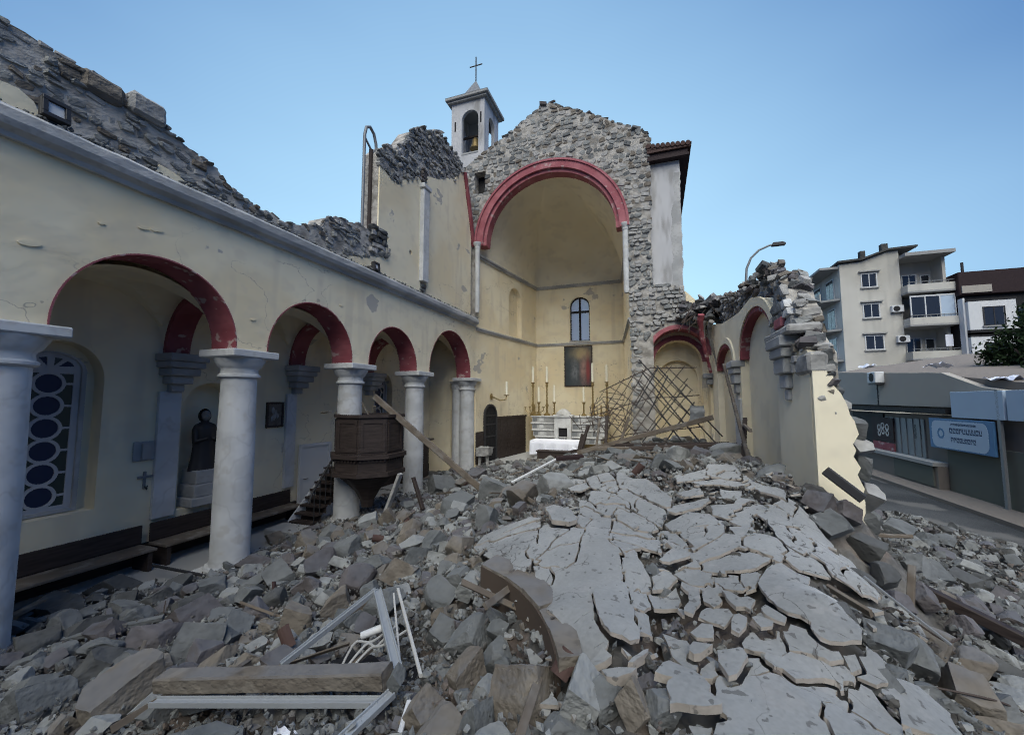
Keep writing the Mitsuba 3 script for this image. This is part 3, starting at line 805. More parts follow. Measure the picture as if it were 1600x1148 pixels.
def build_altar():
    t = thing('altar', 'white marble altar with stepped shelves and a small tabernacle', 'altar')
    y = 22.6
    x0, x1 = -6.95, -2.45
    for k, (z, dy, ins) in enumerate([(1.25, 0.0, 0.35), (1.62, 0.12, 0.12), (2.0, 0.24, 0.02), (2.38, 0.36, 0.0)]):
        part(t, 'shelf', cbx(x0 + ins, y + dy, z + 0.2, x1 - ins, y + 1.5, z + 0.28, 0.02), 'm_white')
        part(t, 'riser', bx(x0 + ins + .08, y + dy + .08, z - .099, x1 - ins - .08, y + 1.4, z + 0.198), 'm_cornice')
        for i in range(11):
            xx = x0 + ins + 0.25 + i * (x1 - x0 - 2 * ins - .5) / 10
            if abs(xx + 4.95) > 0.55:
                part(t, 'marble_inlay', bx(xx - .13, y + dy + .06, z - .04, xx + .13, y + dy + .079, z + .15), ['m_greysteel', 'm_white', 'm_concrete'][i % 3])
    part(t, 'tabernacle', cat([bx(-5.42, y - .12, 1.1, -5.2, y + .5, 2.6), bx(-4.70, y - .12, 1.1, -4.48, y + .5, 2.6), bx(-5.2, y - .1, 2.02, -4.7, y + .5, 2.6), bx(-5.2, y - .1, 1.1, -4.7, y + .5, 1.35), cbx(-5.5, y - .2, 2.6, -4.4, y + .6, 2.75, .03)]), 'm_white')
    part(t, 'tabernacle_top', lathe([(0.42, 2.752), (0.40, 2.85), (0.22, 3.02), (0.06, 3.08), (0, 3.08)], 16, (-4.95, y + .2, 0)), 'm_white', smooth=30)
    part(t, 'tabernacle_door', bx(-5.19, y + .02, 1.36, -4.71, y + .06, 2.01), 'm_black')
    part(t, 'table', cat([bx(-6.35, y - 1.5, 1.26, -3.85, y - .3, 1.42), bx(-6.2, y - 1.4, .45, -3.95, y - .4, 1.258)]), 'm_white')
    c = thing('altar_cloth', 'white cloth hanging over the front of the marble altar', 'cloth')
    v, f = [], []
    prof = [(y - .35, 1.43), (y - .8, 1.435), (y - 1.3, 1.435), (y - 1.53, 1.42), (y - 1.57, 1.25), (y - 1.58, .95), (y - 1.585, .72)]
    xs = np.linspace(-6.42, -3.80, 60)
    for j, (yy, zz) in enumerate(prof):
        for x in xs:
            v.append((x, yy - 0.03 * max(0, j - 3) * math.sin(x * 9 + j * .3), zz))
    n = len(xs)
    f = [q for j in range(len(prof) - 1) for i in range(n - 1) for q in ([j * n + i, j * n + i + 1, (j + 1) * n + i + 1], [j * n + i, (j + 1) * n + i + 1, (j + 1) * n + i])]
    part(c, 'sheet', trimesh.Trimesh(v, f, process=False), 'm_cloth', smooth=True)
    solo('dark_chest', cat([cbx(-5.75, y - 2.5, 0.62, -4.15, y - 2.0, 0.98, .02), bx(-5.8, y - 2.55, .982, -4.1, y - 1.95, 1.03)]), 'm_darkwood', 'dark wooden chest lying in front of the altar cloth', 'chest')
    # candlesticks with tall candles on the top shelf
    spots = [(-6.98, 3.45, 4.62, 5.6, 'first'), (-6.12, 3.45, 4.62, 5.58, 'second'), (-3.42, 3.3, 4.6, 5.7, ''), (-2.62, 3.3, 4.6, 5.6, '')]
    names = ['tall candle on a brass stand, outer one of the tall pair beside the painting', 'tall candle on a brass stand, inner one of the tall pair beside the painting', 'tall candle standing in front of the edge of the painting', 'tall pale candle behind the metal lattice']
    for (x, z0, z1, z2, _), lab in zip(spots, names):
        k = thing('tall_candlestick', lab, 'candlestick', 'tall altar candles')
        part(k, 'stand', lathe([(0, 2.665), (.20, 2.665), (.20, 2.72), (.06, 2.85), (.05, 3.1), (.10, 3.25), (.05, 3.4), (.045, 4.3), (.09, 4.45), (.05, 4.52), (.14, z1), (0, z1)], 14, (x, y + 1.0, 0)), 'm_brass', smooth=40)
        part(k, 'candle', lathe([(0, z1 + .003), (.07, z1 + .003), (.065, z2 - .08), (.02, z2), (0, z2)], 12, (x, y + 1.0, 0)), 'm_wax', smooth=40)
    for x, zz, lab in [(-6.55, 4.35, 'short candle between the two tall candles'), (-5.62, 4.45, 'short candle beside the tabernacle, towards the tall pair'), (-3.9, 4.33, 'short candle directly below the painting')]:
        k = thing('short_candlestick', lab, 'candlestick', 'short altar candles')
        part(k, 'stand', lathe([(0, 2.665), (.16, 2.665), (.16, 2.70), (.05, 2.82), (.04, 3.3), (.12, 3.46), (0, 3.46)], 14, (x, y + .75, 0)), 'm_brass', smooth=40)
        part(k, 'candle', lathe([(0, 3.462), (.055, 3.462), (.05, zz - .06), (0.015, zz), (0, zz)], 12, (x, y + .75, 0)), 'm_wax', smooth=40)
    # candelabra with many arms, both sides
    for x, lab in [(-6.75, 'many armed brass candelabrum at the altar end towards the dark door'), (-2.9, 'many armed brass candelabrum at the altar end behind the lattice')]:
        k = thing('candelabrum', lab, 'candelabrum', 'brass candelabra on the altar')
        part(k, 'stem', lathe([(0, 2.665), (.15, 2.665), (.05, 2.75), (.035, 3.3), (0, 3.3)], 12, (x, y + .55, 0)), 'm_brass')
        for i in range(5):
            o = (i - 2) * 0.28
            part(k, 'arm', tube([(x, y + .55, 2.85), (x + o * .6, y + .5, 2.82), (x + o, y + .5, 3.0), (x + o, y + .5, 3.12)], .022, 6), 'm_brass')
            part(k, 'cup', lathe([(0, 3.1), (.07, 3.14), (.07, 3.18), (0, 3.17)], 10, (x + o, y + .5, 0)), 'm_brass')
    s = thing('pedestal', 'small white carved pedestal beside the last column of the arcade', 'pedestal')
    r = np.random.default_rng(2)
    part(s, 'block', rough(lump((.75, .6, .45), r), .09, .04, 5).apply_translation([-7.75, 18.0, 1.15]), 'm_pale')
    for dx in (-.25, .2):
        part(s, 'leg', bar((-7.75 + dx, 18.0, 0.2), (-7.75 + dx * .8, 18.0, 1.0), .12), 'm_pale')
    part(solo_thing := thing('folding_chair', 'small chair with a white seat lying in front of the altar cloth', 'chair'), 'seat', bx(-3.95, 19.6, 1.15, -3.5, 20.0, 1.2).apply_transform(trimesh.transformations.rotation_matrix(.5, [0, 1, 0], [-3.7, 19.8, 1.15])), 'm_cloth')
    part(solo_thing, 'backrest', bar((-3.55, 20, 1.1), (-3.35, 20.05, 1.9), .3, .05), 'm_darkwood')
    part(solo_thing, 'leg', bar((-3.9, 19.7, 1.15), (-4.1, 19.6, .6), .05), 'm_darkwood')
    part(solo_thing, 'leg', bar((-3.5, 19.7, 1.05), (-3.35, 19.6, .6), .05), 'm_darkwood')


def tracery(y0, y1, z0, zt):
    """White stone tracery of a window: one row of round lights, lights of other shapes at the sides, a fan in the arched head."""
    w = y1 - y0
    zs = zt - w / 2 * 0.75
    whole = arched(y0, y1, z0, zs, w / 2 * 0.75)
    lights = []
    inner = sbox(y0 + .09, z0 + .07, y1 - .09, zs - .05)
    n = 6
    step = (zs - z0 - .1) / n
    rad = min(step * 0.42, w * 0.20)
    cy = (y0 + y1) / 2
    circ = []
    for k in range(n):
        z = z0 + .06 + step * (k + .5)
        circ.append(affinity.scale(Point(cy, z).buffer(1, 12), rad * 1.05, rad))
    hexes = unary_union([c.buffer(0.035) for c in circ])
    for s in (-1, 1):
        for k in range(n + 1):
            z = z0 + .06 + step * k
            zone = sbox(min(cy + s * .03, cy + s * (w / 2 - .09)), z - step * .47, max(cy + s * .03, cy + s * (w / 2 - .09)), z + step * .47).intersection(inner).difference(hexes.buffer(0.01))
            zone = zone.buffer(-0.012).buffer(0.004)
            for g in getattr(zone, 'geoms', [zone]):
                if isinstance(g, Polygon) and g.area > 0.004:
                    lights.append((g, 1))
    lights += [(c, 0) for c in circ]
    head = arched(y0 + .09, y1 - .09, zs + .04, zs + .041, w / 2 * 0.75 - .12)
    for k in range(4):
        a0, a1 = math.pi * k / 4 + .07, math.pi * (k + 1) / 4 - .07
        wedge = Polygon([(cy + .12 * math.cos((a0 + a1) / 2), zs + .08)] + [(cy + 2 * math.cos(a), zs + .04 + 2 * math.sin(a)) for a in np.linspace(a0, a1, 6)])
        g = wedge.intersection(head)
        if isinstance(g, Polygon) and g.area > 0.003:
            lights.append((g, k % 2))
    frame = whole.difference(unary_union([g for g, _ in lights])).buffer(0)
    return frame, lights


def build_left_aisle():
    x = -10.76
    t = thing('aisle_wall', 'shaded cream outer wall of the covered aisle behind the arcade', 'wall')
    g = sbox(-8, -0.1, 18.03, 6.74)
    rec = arched(3.86, 5.15, 1.36, 3.95, .75)
    rec2 = arched(13.75, 14.95, 1.36, 3.95, .75)
    rec0 = arched(0.2, 1.4, 1.36, 3.95, .75)
    nic = arched(6.66, 8.05, 0.98, 3.3, .7)
    g = g.difference(unary_union([rec, rec2, rec0, nic]))
    part(t, 'plaster', onx(extr(g, 0.7), x, -1), 'm_plaster')
    part(t, 'niche_back', onx(extr(nic.buffer(.1), .1), x - .5, -1), 'm_plaster')
    for q in (rec, rec2, rec0):
        part(t, 'recess', onx(extr(q.buffer(.06), .3), x - .34, -1), 'm_plaster')
    part(t, 'end_wall', bx(x - .69, 18.04, 0, -8.31, 18.6, 6.745), 'm_plaster')
    for a, b, lab in [(4.0, 4.9, 'tall arched window of round dark blue panes in white tracery, under the first arch of the arcade'), (13.9, 14.8, 'arched window with white tracery behind the leaning plank'), (0.35, 1.25, None)]:
        w = part(t, 'window', onx(extr(arched(a - .05, b + .07, 1.38, 4.10, .40).difference(arched(a, b, 1.44, 4.13, .34)), .1), x - .22, -1), 'm_cornice', label=lab)
        fr, li = tracery(a, b, 1.44, 4.47)
        part(w, 'tracery', onx(extr(fr, .06), x - .28, -1), 'm_dirtywhite')
        for q, k in li:
            part(w, 'pane', onx(extr(q.buffer(.006), .01), x - .305, -1), 'm_stainedgreen' if k else 'm_stained')
    # corbels on the wall, pilasters, transverse arches and cross vaults
    for y in COLS[2:7]:
        c = [(0.02, .30, 4.45, 4.62), (0.02, .27, 4.30, 4.447), (0.02, .23, 4.12, 4.297), (0.02, .17, 3.93, 4.117), (0.02, .10, 3.75, 3.927)]
        part(t, 'corbel', cat([cbx(x, y - .42 * (w / .30), z0, x + 2 * w, y + .42 * (w / .30), z1, .02) for _, w, z0, z1 in c]), 'm_cornice')
        ring = Polygon([(0.905 * math.cos(a) * 1.0, 1.32 * math.sin(a)) for a in np.linspace(0, math.pi, 28)] + [(0.80 * math.cos(a), 1.18 * math.sin(a)) for a in np.linspace(math.pi, 0, 28)])
        m = extr(ring.buffer(0), .52)
        part(t, 'transverse_arch', ony(m, y - .26, 1).apply_translation([-9.855, 0, 4.62]), 'm_red')
    part(t, 'pilaster', cbx(x, 6.12, 0.9, x + .10, 6.58, 3.75, .01), 'm_white')
    part(t, 'pilaster', cbx(x, 9.55, 0.9, x + .10, 9.9, 3.75, .01), 'm_white')
    for a, b in zip(COLS[1:-1], COLS[2:]):
        n = 18
        X = np.linspace(-10.76, -8.94, n)
        Y = np.linspace(a + .2, b - .2, n)
        XX, YY = np.meshgrid(X, Y, indexing='ij')
        u, w = (XX + 9.85) / .91, (YY - (a + b) / 2) / ((b - a) / 2 - .2)
        Z = 4.62 + (1.36 if b < 17 else 1.98) * np.maximum(np.sqrt(np.clip(1 - u * u, 0, 1)), np.sqrt(np.clip(1 - w * w, 0, 1)))
        i = (np.arange(n - 1)[:, None] * n + np.arange(n - 1)).ravel()
        f = np.vstack([np.c_[i, i + 1, i + n + 1], np.c_[i, i + n + 1, i + n]])
        lo = np.c_[XX.ravel(), YY.ravel(), Z.ravel()]
        part(t, 'vault', trimesh.Trimesh(np.vstack([lo, lo + [0, 0, .15]]), np.vstack([f, f + n * n]), process=False), 'm_plaster', smooth=False)
    part(t, 'roof', bx(-11.5, -8, 6.75, -8.96, 18.7, 6.98), 'm_tile')
    # a dark dado
    part(t, 'dado', bx(x + .002, -8, 0, x + .03, 18.1, .42), 'm_darkwood')

    s = thing('statue', 'dark robed statue with a pale head in the niche of the covered aisle', 'statue')
    prof = [(0, 1.45), (.40, 1.45), (.38, 1.6), (.33, 1.9), (.30, 2.3), (.33, 2.6), (.34, 2.85), (.27, 3.02), (.12, 3.1), (.10, 3.15), (0, 3.15)]
    m = lathe(prof, 20)
    m.apply_scale([.75, 1, 1])
    m.vertices[:, :2] *= (1 + .10 * np.sin(np.arctan2(m.vertices[:, 1], m.vertices[:, 0]) * 7))[:, None]
    yy = 7.28
    m.vertices[:, 2] = 1.45 + (m.vertices[:, 2] - 1.45) * .9
    m.apply_translation([x - .12, yy, 0])
    def shrink(q):
        q.vertices[:] = np.array([x - .1, yy, 3.27]) + (q.vertices - [x - .1, yy, 3.27]) * [.8, .8, .80]
        return q
    part(s, 'robe', shrink(m), 'm_iron', smooth=50)
    h = trimesh.creation.icosphere(3, 1.0)
    h.vertices *= [.13, .12, .165]
    nose = np.exp(-(((h.vertices[:, 1]) / .03) ** 2 + ((h.vertices[:, 2] + .02) / .05) ** 2)) * (h.vertices[:, 0] > 0)
    h.vertices[:, 0] += .035 * nose
    eye = sum(np.exp(-(((h.vertices[:, 1] - e) / .022) ** 2 + ((h.vertices[:, 2] - .02) / .018) ** 2)) for e in (-.045, .045)) * (h.vertices[:, 0] > 0)
    h.vertices[:, 0] -= .02 * eye
    h.apply_translation([x - .08, yy, 3.13])
    part(s, 'head', shrink(h), 'm_dust', smooth=True)
    hood = trimesh.creation.icosphere(3, 1.0)
    hood.vertices *= [.17, .18, .22]
    hood = hood.slice_plane([0.03, 0, 0], [-1, 0, -.15])
    hood.apply_translation([x - .13, yy, 3.14])
    part(s, 'veil', shrink(hood), 'm_iron', smooth=True)
    for k in (-1, 1):
        part(s, 'arm', shrink(tube([(x - .1, yy + k * .28, 2.68), (x + .02, yy + k * .32, 2.35), (x + .2, yy + k * .08, 2.45)], [.09, .08, .05], 10)), 'm_iron', smooth=50)
    part(s, 'plinth', cat([cbx(x - .48, yy - .45, .99, x + .25, yy + .45, 1.2, .02), cbx(x - .45, yy - .36, 1.2, x + .2, yy + .36, 1.5, .02), cbx(x - .42, yy - .30, 1.5, x + .15, yy + .30, 1.83, .02)]), 'm_cornice')

    solo('wall_switch_box', cat([cbx(x, 5.85, 2.25, x + .12, 6.02, 2.6, .01), cbx(x, 5.72, 2.22, x + .05, 6.12, 2.64, .01)]), 'm_cornice', 'small pale box fixed to the aisle wall beside the corbel', 'wall box')
    hk = thing('wall_bracket', 'small dark bracket with hooks under the pale wall box', 'bracket')
    part(hk, 'stem', bx(x, 5.95, 1.6, x + .03, 6.0, 1.98), 'm_greysteel')
    part(hk, 'crossbar', bx(x + .031, 5.83, 1.84, x + .05, 6.12, 1.89), 'm_greysteel')
    part(hk, 'hook', tube([(x + .05, 5.97, 1.66), (x + .12, 5.97, 1.6), (x + .14, 5.97, 1.68)], .015, 6), 'm_iron')
    pc = thing('small_picture', 'small framed relief panel on the aisle wall seen through the second arch', 'picture')
    part(pc, 'frame', cat([bx(x, 8.9, 2.75, x + .05, 8.96, 3.5), bx(x, 9.42, 2.75, x + .05, 9.48, 3.5), bx(x, 8.96, 3.44, x + .05, 9.42, 3.5), bx(x, 8.96, 2.75, x + .05, 9.42, 2.81)]), 'm_darkwood')
    part(pc, 'panel', bx(x, 8.96, 2.81, x + .02, 9.42, 3.44), 'm_tan')
    r = np.random.default_rng(8)
    for k in range(7):
        part(pc, 'relief_figure', trimesh.creation.icosphere(1, 1).apply_scale([.02, r.uniform(.04, .07), r.uniform(.06, .11)]).apply_translation([x + .02, r.uniform(9.03, 9.35), r.uniform(2.9, 3.34)]), 'm_pale')
    dw = f'{t}__door'
    part(t, 'door', bx(x + .031, 10.2, 0.02, x + .075, 11.3, 2.04), 'm_whitepaint', label='plain white door behind the pulpit stairs')
    part(dw, 'frame', cat([bx(x + .031, 10.10, 0, x + .11, 10.196, 2.14), bx(x + .031, 11.304, 0, x + .11, 11.40, 2.14), bx(x + .031, 10.196, 2.044, x + .11, 11.304, 2.14)]), 'm_whitepaint')
    part(dw, 'handle', tube([(x + .075, 10.3, 1.05), (x + .13, 10.3, 1.05), (x + .13, 10.42, 1.05)], .012, 6), 'm_iron')

    # two long dark benches along the wall
    for (a, b), lab in zip([(6.05, 9.7), (1.6, 5.9)], ['long dark bench along the aisle wall between the second column and the stairs', 'long dark bench along the aisle wall under the tall blue window']):
        bn = thing('bench', lab, 'bench', 'dark benches along the covered aisle wall')
        part(bn, 'backrest', cbx(x + .16, a, .47, x + .21, b, .86, .01), 'm_darkwood')
        part(bn, 'seat', cbx(x + .16, a, .40, x + .75, b, .455, .01), 'm_timber')
        for yy in (a + .1, (a + b) / 2, b - .1):
            part(bn, 'leg', bx(x + .2, yy - .04, 0, x + .70, yy + .04, .398), 'm_darkwood')
    # things under the fourth arch
    cf = thing('confessional', 'grey and brown wooden cabinet under the fourth arch', 'cabinet')
    part(cf, 'body', cbx(x + .03, 15.2, 0, x + .7, 16.9, 1.7, .02), 'm_darkwood')
    part(cf, 'top_board', cbx(x + .03, 15.0, 1.702, x + .85, 17.1, 1.78, .01), 'm_timber')
    part(cf, 'panel', bx(x + .7, 15.4, .4, x + .73, 16.1, 1.5), 'm_greysteel')
    part(cf, 'back_screen', cbx(x + .03, 15.4, 1.784, x + .08, 16.8, 2.35, .01), 'm_greysteel')


def build_pulpit():
    t = thing('pulpit', 'dark eight sided wooden pulpit built against the third white column', 'pulpit')
    cx, cy, R = -7.85, 9.85, 0.95
    ang = [math.radians(22.5 + 45 * k) for k in range(8)]
    ring = lambda r: np.array([(cx + r * math.cos(a), cy + r * math.sin(a)) for a in ang])
    lo, hi = ring(R), ring(R * 1.02)
    for k in range(8):
        j = (k + 1) % 8
        mid = (math.degrees(ang[k]) + 22.5) % 360
        if 157 < mid < 203:
            continue                                                # open towards the column
        a, b = lo[k], lo[j]
        n = (a + b) / 2 - [cx, cy]
        n /= np.linalg.norm(n)
        hull = lambda a, b, z0, z1, d0, d1: trimesh.convex.convex_hull(np.array([(*(p + n * d), z) for p in (a, b) for d in (d0, d1) for z in (z0, z1)]))
        part(t, 'panel', hull(a, b, 2.10, 3.08, -.06, 0), 'm_darkwood')
        u = (b - a)
        part(t, 'panel_frame', cat([hull(a + u * .06, a + u * .16, 2.16, 3.02, .001, .025), hull(a + u * .84, a + u * .94, 2.16, 3.02, .001, .025), hull(a + u * .16, a + u * .84, 2.93, 3.02, .001, .025), hull(a + u * .16, a + u * .84, 2.16, 2.25, .001, .025)]), 'm_darkwood')
        part(t, 'top_rail', hull(a + u * -.03, b + u * .03, 3.083, 3.16, -.08, .06), 'm_darkwood')
        part(t, 'lower_moulding', hull(a - u * .06, b + u * .06, 1.98, 2.09, -.05, .12), 'm_darkwood')
        part(t, 'base_panel', hull(a, b, 1.62, 1.975, -.05, .01), 'm_darkwood')
        part(t, 'base_moulding', hull(a - u * .05, b + u * .05, 1.50, 1.615, -.05, .09), 'm_darkwood')
        for i in range(7):
            q = a + u * (i + .5) / 7
            part(t, 'dentil', hull(q - u * .035, q + u * .035, 1.90, 1.972, .011, .07), 'm_darkwood')
    c8 = Polygon(ring(R - .02))
    part(t, 'floor', extr(c8, .05).apply_translation([0, 0, 1.55]), 'm_darkwood')
    part(t, 'bracket', lathe([(0, .55), (.16, .55), (.2, .75), (.34, 1.0), (.55, 1.22), (.78, 1.42), (.84, 1.548), (0, 1.548)], 8, (cx, cy, 0)), 'm_darkwood')
    # loose bits on the rim
    r = np.random.default_rng(4)
    for p, q, w, lab in [((-8.75, 9.0, 3.2), (-8.35, 8.85, 3.25), .12, 'flat splintered board lying on the outer corner of the pulpit rim'), ((-7.7, 9.6, 3.15), (-7.85, 9.5, 3.5), .09, 'splintered board standing up from the pulpit rim beside the column'), ((-7.4, 9.5, 3.1), (-7.25, 9.3, 3.4), .07, 'thin splintered board standing up from the pulpit rim beside the leaning plank')]:
        solo('splintered_board', bar(p, q, w, .03), 'm_timber', lab, 'board', 'splinters on the pulpit rim')
    # stairs with an iron rail
    s = thing('pulpit_stairs', 'dark stairs with an iron handrail climbing to the pulpit', 'stairs')
    for k in range(8):
        z = .20 + .185 * k
        part(s, 'step', bx(-9.75 + .0 * k, 8.95 + .17 * k, z - .05, -8.98, 9.20 + .17 * k, z), 'm_darkwood')
        part(s, 'riser', bx(-9.72, 9.16 + .17 * k, z - .23, -9.0, 9.18 + .17 * k, z - .052), 'm_darkwood')
    for k in range(7):
        part(s, 'baluster', bar((-9.0 + .02, 9.05 + .2 * k, .2 + .2 * k), (-8.98, 9.05 + .2 * k, 1.15 + .2 * k), .022), 'm_iron')
    part(s, 'handrail', tube([(-8.98, 8.85, .75), (-8.98, 9.0, 1.05), (-8.98, 9.6, 1.75), (-8.98, 10.0, 2.2), (-8.95, 10.4, 2.6)], .03, 8), 'm_iron', smooth=40)
    part(s, 'side_panel', trimesh.convex.convex_hull(np.array([(x_, y_, z_) for x_ in (-9.8, -9.76) for y_, z_ in ((8.95, 0), (10.5, 0), (10.5, 1.6), (8.95, .2))])), 'm_whitepaint')
    part(s, 'platform', cbx(-9.9, 8.3, 0, -8.9, 8.94, .16, .02), 'm_concrete')


build_arcade()
for y, lab in zip(COLS[3:], ['thick white column standing before the first arch', 'white column between the first and the second arch, standing free in front of the benches', 'white column behind the dark pulpit', 'white column behind the leaning plank', 'last white column of the arcade beside the apse']):
    build_column(y, lab)
solo('half_column', cat([lathe([(0, 0), (.30, 0), (.30, 4.1), (0, 4.1)], 24, (-9.1, 17.95, 0)), lathe([(0, 4.1), (.32, 4.1), (.36, 4.2), (.34, 4.28), (.44, 4.45), (0, 4.45)], 24, (-9.1, 17.95, 0))]), 'm_white', 'white half column standing behind the last column of the arcade', 'column', smooth=40)
build_upper_wall()
build_chancel_wall()
build_apse()
build_altar()
build_left_aisle()
build_pulpit()


def build_west_wall():
    """The broken front wall of the nave behind the photographer."""
    t = thing('front_wall', 'broken front wall of the nave standing behind the heap', 'wall')
    g = rough_poly(Polygon([(-11.4, 0), (2.7, 0), (2.7, 4.5), (1.5, 6.5), (-.5, 8.8), (-3.5, 10.5), (-6.5, 10.8), (-8.5, 10.2), (-9.2, 7.5), (-11.4, 6.3)]), .4, .05, 3)
    part(t, 'core', ony(extr(g, .7), -8.0, -1), 'm_plaster')


build_west_wall()

# ---------------------------------------------------------------- the roofless aisle
def build_right_aisle():
    y = 18.1
    t = thing('aisle_end_chapel', 'end of the roofless aisle with a red arch over a shallow cream niche', 'chapel')
    c = 0.92
    up = rough_poly(Polygon([(1.0, 8.2), (1.2, 8.15), (1.6, 7.75), (2.2, 7.55), (2.2, 6.2), (1.23, 6.2)]), .2, .04, 2)
    outer = Polygon([(c - 1.14, -1), (c + 1.14, -1)] + arc(c, 5.38, 1.14))
    face = Polygon([(1.24, 0), (2.16, 0), (2.16, 7.3), (1.7, 7.6), (1.24, 8.1)]).difference(outer)
    part(t, 'wall', ony(extr(face, .85), y, 1), 'm_plaster')
    ring = Polygon(arc(c, 5.38, 1.30) + arc(c, 5.38, 1.125, t0=180, t1=0))
    part(t, 'red_arch', ony(extr(ring, .83), y - .03, 1), 'm_arch')
    inner = Polygon([(c - .97, -1), (c + .97, -1)] + arc(c, 5.18, .97))
    part(t, 'inner_wall', ony(extr(sbox(-.3, 0, 2.2, 7).difference(inner), .8), y + .83, 1), 'm_plaster')
    part(t, 'red_arch', ony(extr(Polygon(arc(c, 5.18, 1.18) + arc(c, 5.18, .965, t0=180, t1=0)), .03), y + .815, 1), 'm_arch')
    inner2 = Polygon([(c - .84, -1), (c + .84, -1)] + arc(c, 4.5, .84))
    part(t, 'back_wall', ony(extr(sbox(-.4, 0, 2.3, 7).difference(inner2), .25), y + 1.63, 1), 'm_plaster')
    part(t, 'niche_back', ony(extr(sbox(-.4, 0, 2.3, 7), .2), y + 1.885, 1), 'm_plaster')
    part(t, 'corner_corbel', cat([cbx(1.80, y - .32, 4.42, 2.15, y, 4.62, .02), cbx(1.92, y - .25, 4.18, 2.15, y, 4.417, .02)]), 'm_cornice')

    x = 2.15
    t = thing('right_aisle_wall', 'broken cream outer wall of the roofless aisle with red blind arches and a torn end', 'wall')
    top = [(18.1, 7.55), (16.5, 7.25), (14.5, 6.85), (12.9, 6.6), (11.5, 6.4), (10.2, 6.28), (9.7, 6.15), (9.0, 5.95), (8.5, 5.7), (8.25, 5.35), (7.95, 4.95), (7.7, 4.7), (7.4, 4.45), (7.14, 4.25), (7.1, -.1)]
    full = Polygon([(18.1, -.1)] + top)
    A = Polygon([(8.85, -.1), (12.25, -.1)] + arc(10.55, 4.62, 1.70, 1.02))
    B = Polygon([(13.2, -.1), (16.6, -.1)] + arc(14.9, 4.62, 1.70, .75))
    solid = rough_poly(full, .3, .015, 6)
    wall = solid.difference(unary_union([A, B])).buffer(0)
    part(t, 'core', onx(extr(solid, .12), x + .23, 1), 'm_palemortar')
    low = [(18.1, 6.6), (15, 6.1), (13.0, 5.95), (12.2, 5.9), (10.8, 5.95), (9.3, 5.6), (8.7, 5.3), (8.35, 4.9), (7.6, 4.35), (7.1, 4.3), (7.1, -.1)]
    pl = wall.intersection(Polygon([(18.1, -.1)] + low))
    part(t, 'plaster', onx(extr(pl, .225), x, 1), 'm_dome')
    jamb = unary_union([sbox(2.15, -.1, 2.4, 3.9), sbox(2.15, 3.8, 2.27, 4.2)]).union(rough_poly(Polygon([(2.15, -.1), (2.15, 4.25), (2.27, 4.22), (2.33, 3.95), (2.40, 3.75), (2.52, 3.55), (2.62, 3.25), (2.68, -.1)]), .10, .022, 3)).intersection(sbox(2.15, -.1, 3, 4.3)).buffer(0)
    part(t, 'window_jamb', ony(extr(jamb, .05), 7.085, -1), 'm_dome', label='smooth cream jamb of the lost window at the torn edge')
    part(t, 'blind_bay', onx(extr(A.intersection(solid), .03), x + .195, 1), 'm_dome')
    part(t, 'blind_bay', onx(extr(B.intersection(solid), .03), x + .195, 1), 'm_plaster')
    for cc, rise in ((10.55, 1.02), (14.9, .75)):
        ring = Polygon(arc(cc, 4.62, 1.705, rise + .005) + arc(cc, 4.62, 1.60, rise - .10, 180, 0))
        part(t, 'red_arch', onx(extr(ring, .21), x - .012, 1), 'm_red')
    for cc, rise in ((10.55, 1.02), (14.9, .75)):
        ring = Polygon(arc(cc, 4.62, 1.92, rise + .20) + arc(cc, 4.62, 1.71, rise + .01, 180, 0))
        part(t, 'archivolt', onx(extr(ring.intersection(solid), .05), x - .045, 1), 'm_dome')
    part(t, 'impost_slab', rough(cbx(x - .05, 7.03, 3.95, x + .2, 7.68, 4.25, .04), .06, .02, 5), 'm_pale', smooth=25)
    part(t, 'corner_pilaster', cbx(x - .05, 12.3, -.05, x + .1, 13.1, 3.6, .012), 'm_white')
    for yy in (8.12, 12.65):
        part(t, 'corbel', cat([cbx(x - w * .75, yy - .42 * w / .3, z0, x + .1, yy + .5 * w / .3, z1, .02) for w, z0, z1 in ((.30, 4.44, 4.62), (.25, 4.27, 4.437), (.20, 4.0, 4.267), (.13, 3.75, 3.997), (.07, 3.55, 3.747))]), 'm_cornice')
    rest = wall.difference(Polygon([(18.2, -.2)] + low).buffer(-.02))
    rest = unary_union([g for g in getattr(rest, 'geoms', [rest]) if g.area > .05])
    masonry(t, rest, lambda m: onx(m, x + .225, -1), ['m_grey', 'm_pale', 'm_pale', 'm_tan', 'm_brownish'], (.25, .15), (.0, .11), 31, .08, most=290, tilt=.25, over=.03)
    # springer of the fallen cross arch: a bracket, and above it the torn stub of the arch
    part(t, 'springer_block', rough(cbx(x - .17, 7.45, 4.62, x + .3, 8.95, 4.75, .03), .07, .02, 3), 'm_pale', smooth=25)
    stub = rough_poly(Polygon([(7.62, 4.6), (8.92, 4.6), (8.85, 5.0), (8.72, 5.35), (8.6, 5.6), (8.3, 5.72), (8.05, 5.5), (7.85, 5.15), (7.62, 4.95)]), .14, .03, 4)
    part(t, 'springer_core', onx(extr(stub.intersection(sbox(7, 4.755, 9, 6)), .40), x - .04, 1), 'm_palemortar')
    masonry(t, stub.intersection(sbox(7, 4.77, 9, 6)), lambda m: onx(m, x - .045, -1), ['m_pale', 'm_white', 'm_pale', 'm_dust'], (.42, .21), (.0, .06), 33, .04, tilt=.06, over=.02, name='springer_stone')
    masonry(t, Polygon([(2.12, 4.0), (2.55, 3.95), (2.5, 4.6), (2.42, 5.0), (2.14, 5.05)]), lambda m: ony(m, 7.60, -1), ['m_pale', 'm_dust', 'm_grey', 'm_tan'], (.2, .14), (-.02, .12), 34, .06, tilt=.3, over=.06, name='core_stone')
